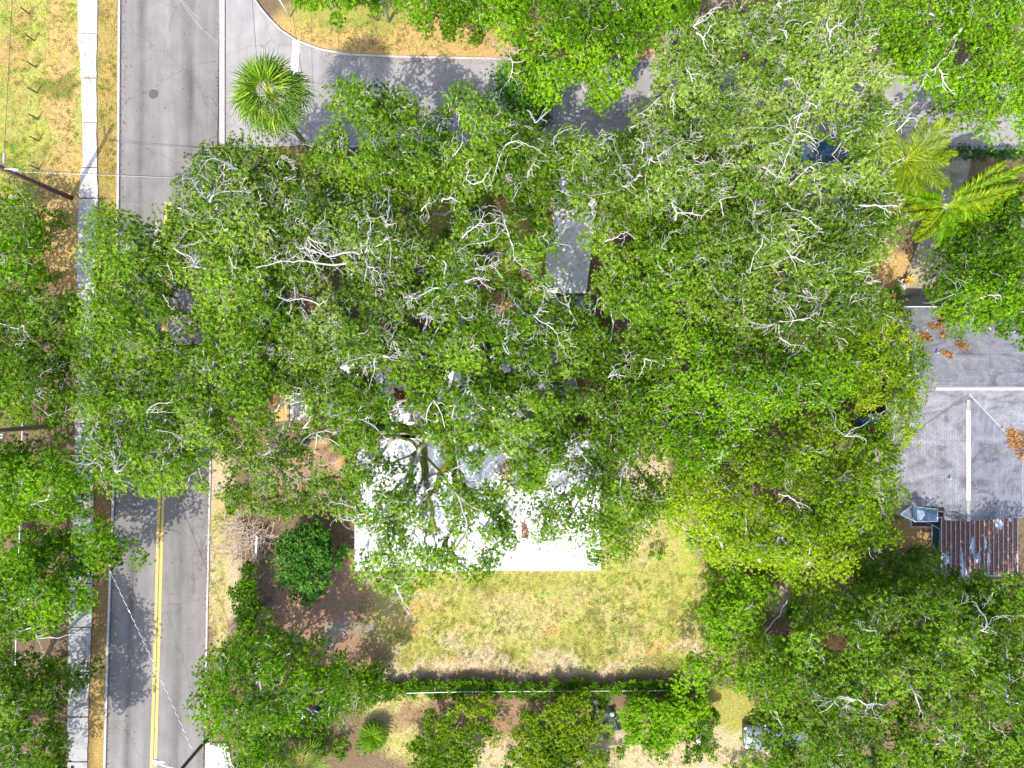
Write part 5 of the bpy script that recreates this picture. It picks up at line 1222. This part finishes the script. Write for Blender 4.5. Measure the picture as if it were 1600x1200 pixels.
def palmetto(label, px, py, n, z, spread, seed, group=None):
    rng = np.random.default_rng(seed); rr = random.Random(seed); x, y, _ = W(px, py)
    t = thing('palmetto', label, 'palmetto', (x, y, 0), group)
    MB().tube([(x, y, -.1), (x, y, z)], [.2, .14], 10).build('trunk', M['driedwood'], t)
    for i in range(n):
        az = i*2.39996; tilt = rr.uniform(.1, 1.0); fan_frond(t, (x, y, z), az, tilt, rr.uniform(.6, 1.2)*spread, 1.1*spread, 18, LEAF['palm'], rng, .42, .15, .07)
palmetto('star-leaved palmetto at the bottom edge below the blue bins', 482, 1172, 16, 1.1, 1.1, 5)
palmetto('smaller palmetto at the bottom edge, left of the larger one', 437, 1180, 9, .9, .8, 6)
palmetto('small palmetto growing out of the tarp heap by the back fence', 946, 1136, 7, .5, .45, 7)
palmetto('low palmetto clump on the bottom edge left of the silver car', 1168, 1192, 9, .3, .6, 8)
def sago():
    rng = np.random.default_rng(9); rr = random.Random(9); x, y, _ = W(585,1143)
    t = thing('sago_palm', 'round dark sago palm with yellow tips standing alone on the sandy lawn', 'cycad', (x, y, 0))
    MB().tube([(x, y, -.1), (x, y, .55)], [.22, .2], 10).build('trunk', M['wood'], t)
    for i in range(96):
        az = i*2.39996; f = i/96
        mk_frond('frond', t, (1.3, .35, 12, .17, .07, False, .3), LEAF['hedge'] if i % 7 else LEAF['lime'], az, rng, (x, y, .55), tilt=.75-f*.9)
sago()
def feather_palm():
    rng = np.random.default_rng(14); bx, by, bz = W(1413,252,7.2)
    t = thing('feather_palm', 'feather palm with long lime fronds above the dark hedge shade on the right', 'palm', (bx, by, 0))
    MB().tube([(bx, by, -.1), (bx, by, 7.2)], [.2, .14], 10).build('trunk', M['galv'], t)
    for az, L, tl, dr in ((40,4.0,.15,.25),(8,3.8,.05,.35),(-25,3.7,.0,.45),(-52,3.8,-.1,.45),(-85,3.6,-.1,.5),(-115,3.3,-.1,.5),(70,3.1,.2,.3),(165,3.0,0,.4),(-150,3.0,0,.45),(115,2.8,.1,.35),(25,3.0,.4,.3),(-5,3.2,.25,.4),(-38,3.2,.2,.5),(-68,3.2,.15,.5),(52,3.6,.3,.3),(-100,2.8,.2,.6),(140,2.6,.1,.5)):
        mk_frond('frond', t, (L*rng.uniform(.85,1.1), dr, 46, .85, .065), LEAF['frond'], math.radians(az), rng, (bx, by, bz), tilt=tl)
    bx, by, bz = W(1395,300,6.2)
    t = thing('feather_palm', 'browning feather palm with orange fronds beside the white forked limb', 'palm', (bx, by, 0))
    MB().tube([(bx, by, -.1), (bx, by, 6.2)], [.16, .12], 10).build('trunk', M['galv'], t)
    for i, (az, L) in enumerate(((-70,2.6),(-110,2.6),(-30,2.6),(-140,2.3),(20,2.4))):
        mk_frond('frond', t, (L, .5, 30, .7, .07), LEAF['frond'] if i > 1 else LEAF['litter'], math.radians(az), rng, (bx, by, bz), tilt=0)
feather_palm()
def plume_palm():
    rng = np.random.default_rng(15); bx, by, bz = W(1478,322,7.6)
    t = thing('plume_palm', 'fluffy yellow-green plume palm right of the feather palm, above the mossy driveway', 'palm', (bx, by, 0))
    MB().tube([(bx, by, -.1), (bx, by, 7.6)], [.26, .18], 12).build('trunk', M['galv'], t)
    for az, L, dr, tl in ((31,6.4,.16,.0),(24,6.0,.2,.03),(17,6.4,.2,.02),(9,6.0,.24,.0),(37,5.4,.25,.05),(-1,5.4,.3,0),(-10,4.2,.4,0),(13,5.0,.1,.15),(150,2.9,.45,.0),(-165,2.7,.5,0),(-125,2.6,.55,0),(-88,2.6,.55,0),(-48,3.0,.5,0),(-25,3.6,.45,0),(185,2.6,.5,.1)):
        mk_frond('frond', t, (L, dr, 50, .85, .12, True, .12), LEAF['frond'] if az % 2 else LEAF['bright'], math.radians(az+rng.normal()*3), rng, (bx, by, bz), tilt=tl)
plume_palm()
def hedge_dark():
    rng = np.random.default_rng(33)
    t = thing('hedge', 'dark hedge strip along the right end of the side street', 'hedge', W(1500,245))
    P = [W(px, 240+rng.normal()*5, .9+rng.normal()*.15) for px in np.arange(1460, 1660, 4)]
    C = np.array(P); V, F, T = leaves(C, rng.uniform(.3,.5,len(C)), 90, .12, .07, np.full(len(C), .1), 43)
    npmesh('foliage', V, F, LEAF['dark'], t, attrs=[('tint','FACE','FLOAT',T)], kind='stuff')
hedge_dark()

# ------------------------------------------------------------------ cars
def car(label, px, py, rotz, paint, L=4.55, Wd=1.78):
    x, y, _ = W(px, py); t = thing('parked_car', label, 'car', (x, y, .03), None, rotz)
    # body: grid lofted along x (front = +x); profile of deck height and half width
    xs = [-1,-.985,-.93,-.8,-.62,-.45,-.3,-.1,.15,.32,.45,.6,.78,.92,.985,1]
    hw = [.66,.80,.92,.985,1,1,1,1,1,1,1,.985,.95,.84,.68,.50]
    dz = [.78,.88,.93,.95,.95,.94,.93,.92,.92,.93,.93,.90,.85,.78,.68,.60]
    V = []; F = []; prof = 9
    for X, h, z in zip(xs, hw, dz):
        w = h*Wd/2; X *= L/2
        for (u, zz) in ((-1,.22),(-1.0,.45),(-1.0,.62),(-.965,z-.10),(-.86,z-.015),(-.45,z+.03),(0,z+.045),(.45,z+.03),(.86,z-.015),(.965,z-.10),(1.0,.62),(1.0,.45),(1,.22)):
            V.append((X, u*w, zz))
    n = 13
    for i in range(len(xs)-1):
        for k in range(n-1): a = i*n+k; F.append((a, a+n, a+n+1, a+1)[::-1])
    F.append(tuple(range(n))[::-1][::-1]); F.append(tuple((len(xs)-1)*n+k for k in range(n))[::-1])
    me = MB().add(V, F); o = me.build('body', M[paint], t, local=True, smooth=True)
    def loft(name, secs, m, parent=t):
        vs = []; fs = []
        for X, hw_, z in secs: vs += [(X, -hw_, z), (X, hw_, z)]
        for i in range(len(secs)-1): fs.append((2*i, 2*i+2, 2*i+3, 2*i+1))
        return MB().add(vs, fs).build(name, m, parent, local=True, smooth=True)
    rw = Wd/2*.74; bw = Wd/2*.88
    # roof, pillars box
    xr0, xr1, xw0, xw1 = -.95, .25, -1.65, .98
    cab = MB().add([(xr0,-rw,1.40),(xr1,-rw,1.42),(xr1,rw,1.42),(xr0,rw,1.40),(-.35,-rw*1.0,1.45),(-.35,rw*1.0,1.45)], [(0,4,5,3),(4,1,2,5)])
    cab.add([(xr0,-rw,1.40),(-.35,-rw,1.45),(xr1,-rw,1.42),(xr1,-rw-.035,1.36),(-.35,-rw-.035,1.38),(xr0,-rw-.035,1.34)], [(0,5,4,1),(1,4,3,2)])
    cab.add([(xr0,rw,1.40),(-.35,rw,1.45),(xr1,rw,1.42),(xr1,rw+.035,1.36),(-.35,rw+.035,1.38),(xr0,rw+.035,1.34)], [(1,4,5,0),(2,3,4,1)])
    cab.build('roof', M[paint], t, local=True, smooth=False)
    MB().add([(xw1,-bw,.95),(xw1,bw,.95),(xr1,rw-.02,1.41),(xr1,-rw+.02,1.41)], [(0,1,2,3)]).build('windshield', M['glass'], t, local=True)
    MB().add([(xw0,-bw,.96),(xw0,bw,.96),(xr0,rw-.02,1.39),(xr0,-rw+.02,1.39)], [(3,2,1,0)]).build('rear_window', M['glass'], t, local=True)
    for s in (-1, 1):
        MB().add([(xw0+.1,s*bw,.95),(xw1-.05,s*bw,.94),(xr1,s*(rw+.03),1.37),(xr0,s*(rw+.03),1.35)], [(0,1,2,3) if s < 0 else (3,2,1,0)]).build('side_window', M['glass'], t, local=True)
        for (a, b) in (((xw1+.02, s*bw*1.0, .95), (xr1, s*(rw+.01), 1.42)), ((xw0-.02, s*bw, .96), (xr0, s*(rw+.01), 1.40)), ((-.36, s*(bw+.01), .94), (-.36, s*(rw+.035), 1.37))):
            MB().tube([a, b], .04, 6).build('pillar', M[paint], t, local=True)
        MB().box((xw1-.12, s*(Wd/2+.07), .98), (.14, .2, .13)).build('mirror', M[paint], t, local=True, bevel=.03)
        MB().box((L/2-.17, s*Wd/2*.66, .66), (.22, .36, .13), s*-.3).build('headlight', M['lens'], t, local=True, bevel=.03)
        MB().box((-L/2+.08, s*Wd/2*.72, .78), (.12, .32, .14), s*.15).build('tail_light', M['red'], t, local=True, bevel=.03)
        for xx in (-L/2+.85, L/2-.85):
            w = MB()
            pts = [((xx, s*(Wd/2-.2), .32)), ((xx, s*(Wd/2+.01), .32))]
            w.tube(pts, .33, 20); tw = w.build('wheel', M['tyre'], t, local=True)
            MB().tube([(xx, s*(Wd/2+.0), .32), (xx, s*(Wd/2+.02), .32)], .2, 16).build('rim', M['rim'], tw, local=True)
    MB().box((L/2-.03, 0, .42), (.14, Wd*.78, .2)).build('bumper', M['black'], t, local=True, bevel=.04)
    MB().box((-L/2+.03, 0, .45), (.12, Wd*.86, .2)).build('bumper', M[paint], t, local=True, bevel=.04)
    for yy in (-.3, .25): MB().tube([(xw1-.02, yy-.3, .985), (xw1-.25, yy+.25, 1.12)], .012, 4).build('wiper', M['black'], t, local=True)
    return t
car('dark blue car half hidden in the grey-twigged oaks by the side street', 1284, 240, math.radians(4), 'blue')
car('silver car on sandy soil half hidden by the oak at the bottom', 1207, 1143, math.radians(183), 'silver', L=4.9, Wd=1.9)

# ------------------------------------------------------------------ small things
def bin_(label, px, py, m, rz):
    x, y, _ = W(px, py); t = thing('wheelie_bin', label, 'bin', (x, y, 0), 'wheelie bins', rz)
    MB().box((0, 0, .55), (.52, .56, .95), 0, 1.15).build('body', M[m], t, local=True, bevel=.03)
    MB().box((0, .02, 1.06), (.66, .74, .07)).build('lid', M[m], t, local=True, bevel=.03)
    MB().tube([(-.25, -.4, 1.0), (.25, -.4, 1.0)], .025, 6).build('handle', M['black'], t, local=True)
    for s in (-1, 1): MB().tube([(s*.22, -.3, .12), (s*.29, -.3, .12)], .12, 12).build('wheel', M['tyre'], t, local=True)
bin_('pale grey-green wheelie bin under the bottom oak', 476, 1107, 'greenbin', .3)
bin_('blue wheelie bin right of the pale one under the bottom oak', 499, 1108, 'bluebin', -.4)
bin_('dark blue bin between the bright tree and the shingle house', 1346, 658, 'bluebin', .2)
bin_('grey bin beside the dark blue bin near the shingle house', 1358, 653, 'greenbin', .1)
def tarp():
    x, y, _ = W(947,1128); t = thing('tarp_heap', 'low heap under a dark tarpaulin between two shrubs below the back fence', 'heap', (x, y, 0))
    out = [(926,1100),(938,1104),(958,1108),(966,1120),(972,1142),(958,1146),(942,1142),(934,1130),(929,1112)]
    P = [W(a, b, .3)[:2] for a, b in out]; vs = [(x-t.location.x*0, y, .62)]
    for f, z in ((.35,.6),(.7,.48),(1.0,.05)):
        for (a, b) in P: vs.append((x+(a-x)*f, y+(b-y)*f, z+random.uniform(-.05,.05)))
    n = len(P); fs = [(0, 1+(k+1) % n, 1+k) for k in range(n)]
    for r in range(2):
        for k in range(n): a = 1+r*n+k; b = 1+r*n+(k+1) % n; fs.append((a, b, b+n, a+n))
    MB().add(vs, fs).build('tarpaulin', M['tarp'], t)
    for px, py in ((934,1111),(957,1117),(931,1098)):
        a, b, _ = W(px, py, .6); tag(MB().lathe((a, b, .42), [(.16,0),(.2,.1),(.1,.2)], 7).build('stone', M['stone']), {934:'pale stone on the left of the tarp heap',957:'pale stone on the right of the tarp heap',931:'grey stone just above the tarp heap'}[px], 'stone', 'stones round the tarp heap')
tarp()
def bench():
    x, y, _ = W(957,680); t = thing('wooden_bench', 'wooden slatted bench glimpsed under the small-leaved oak', 'bench', (x, y, 0))
    for k in range(3): MB().box((x, y-.22+.17*k, .46), (1.4, .13, .04), .06).build('seat_slat', M['ochre'] if k < 2 else M['wood'], t, bevel=.01)
    for sx in (-.6, .6):
        for sy in (-.2, .15): MB().box((x+sx, y+sy, .2), (.08, .08, .46)).build('leg', M['wood'], t)
    for k in range(2): MB().box((x, y+.28, .65+.2*k), (1.4, .04, .13), .06).build('back_slat', M['wood'], t)
bench()
def brush():
    rng = np.random.default_rng(55); A = []; B = []
    def pile(cx, cy, rx, ry, n, L, h):
        for _ in range(n):
            p = np.array(W(cx+rng.normal()*rx, cy+rng.normal()*ry, rng.uniform(.05, h))); az = rng.uniform(0, 6.28); el = rng.uniform(-.1, .4)
            for q in range(rng.integers(4, 9)):
                az += rng.normal()*.35; el += rng.normal()*.15-.05; s = L*rng.uniform(.7, 1.2)
                p2 = p+s*np.array([math.cos(az), math.sin(az), math.sin(el)*.6]); p2[2] = max(.03, min(h+.3, p2[2])); A.append(p); B.append(p2); p = p2
    pile(385, 840, 20, 15, 190, .2, .8)
    n1 = len(A); V, F = segs_mesh(A, B, np.full(n1, .022), np.full(n1, .017), 4)
    tag(npmesh('brush_pile', V, F, M['driedwood']), 'tangled pile of dry pale brushwood beside the road verge', 'brush pile', kind='stuff')
    A.clear(); B.clear(); pile(1303, 1008, 9, 9, 110, .17, 4.2)
    AA, BB = np.array(A), np.array(B); V, F = segs_mesh(AA, BB, np.full(len(AA), .025), np.full(len(AA), .018), 4)
    m = simple('orange_dead_twigs', (.50,.28,.10), .9, var=.3)
    x, y, _ = W(1303,1008); t = thing('dead_sapling', 'orange-brown dead sapling between the dark round shrub and the big oaks', 'dead tree', (x, y, 0))
    npmesh('twigs', V, F, m, t, kind='stuff'); MB().tube([(x, y, -.1), (x+.1, y, 2), (x, y+.1, 4)], [.09,.07,.03], 7).build('trunk', M['driedwood'], t)
    a, b = W(357,985,.15), W(424,938,.25)
    o = MB().tube([a, W(368,974,.2), W(385,962,.25), W(405,950,.3), b], [.1,.2,.19,.17,.12], 9).build('fallen_log', M['log'], smooth=True); tag(o, 'dark fallen trunk lying across the shrub strip beside the verge', 'log')
    o = MB().tube([W(422,955,.05), W(427,949,.08), W(432,943,.06)], [.03,.05,.035], 7).build('cut_branch', M['driedwood'], smooth=True); tag(o, 'short pale cut branch on the brown bare soil', 'branch')
brush()
def oddments():
    x, y, _ = W(1470,472); t = thing('garden_urn', 'round grey urn at the top left of the shingle roof edge', 'urn', (x, y, 0))
    MB().lathe((x, y, 0), [(.16,0),(.26,.25),(.3,.6),(.22,.62),(.18,.45)], 18).build('pot', M['stone'], t, smooth=True)
    MB().box((x, y+.22, .12), (.3, .4, .25)).build('plinth', CONC_OLD, t, bevel=.02)
    x, y, _ = W(1411,441); t = thing('flower_tub', 'small tub with red and yellow plant at the left edge of the mossy driveway', 'plant pot', (x, y, 0))
    MB().lathe((x, y, 0), [(.14,0),(.18,.3),(.14,.3)], 12).build('pot', M['redbrown'], t)
    for k, mm in enumerate(['redplant','yellowplant','yellowplant','redplant','yellowplant']):
        vs = []; fs = []
        for q in range(7):
            a = q*.9+k; r = .12+.03*k; c = Vector((x+(k-2)*.05+.1, y+.03*k, .42+.04*k)); d = Vector((math.cos(a), math.sin(a), .5)); s = Vector((-math.sin(a), math.cos(a), 0))*.05
            j = len(vs); vs += [c, c+d*r+s, c+d*r*2, c+d*r-s]; fs.append((j, j+1, j+2, j+3))
        MB().add(vs, fs).build('blossom', M[mm], t)
    o = MB().prism([W(*p)[:2] for p in [(1404,438),(1410,436),(1412,462),(1406,460)]], .0, .3).build('kerb_stone', CONC); tag(o, 'pale low edging stone along the left of the mossy driveway', 'edging')
    x, y, _ = W(1093,1158); o = MB().lathe((x, y, 0), [(.2,0),(.3,.1),(.2,.25),(.05,.3)], 8).build('stone', M['lens']); tag(o, 'white stone in the straggly shrub left of the silver car', 'stone')
    o = MB().tube([W(352,-20,.03), W(352,226,.03)], .02, 4).build('road_seam', M['darkflash'], STREET)
oddments()
def scratches():
    for pts in ([(283,0),(291,14),(303,30),(316,46),(340,66)], [(287,2),(300,20),(312,30)], [(334,92),(344,98),(352,97)]):
        o = MB(); vs = []; fs = []
        for px, py in pts:
            a, b = lerp_tab(ROADL, py), lerp_tab(ROADR, py)
            for q in (-.3, .3):
                t = (px+q-a)/(b-a); x, y, _ = W(px+q, py); vs.append((x, y, .004+.05*(1-(2*t-1)**2)+.005 if 0 < t < 1 else .032))
        for i in range(len(pts)-1): fs.append((2*i, 2*i+2, 2*i+3, 2*i+1))
        o.add(vs, fs).build('scratch', KERB, ROAD)
scratches()
print('LEAVES', LEAFCOUNT[0], 'OBJ', len(bpy.data.objects))
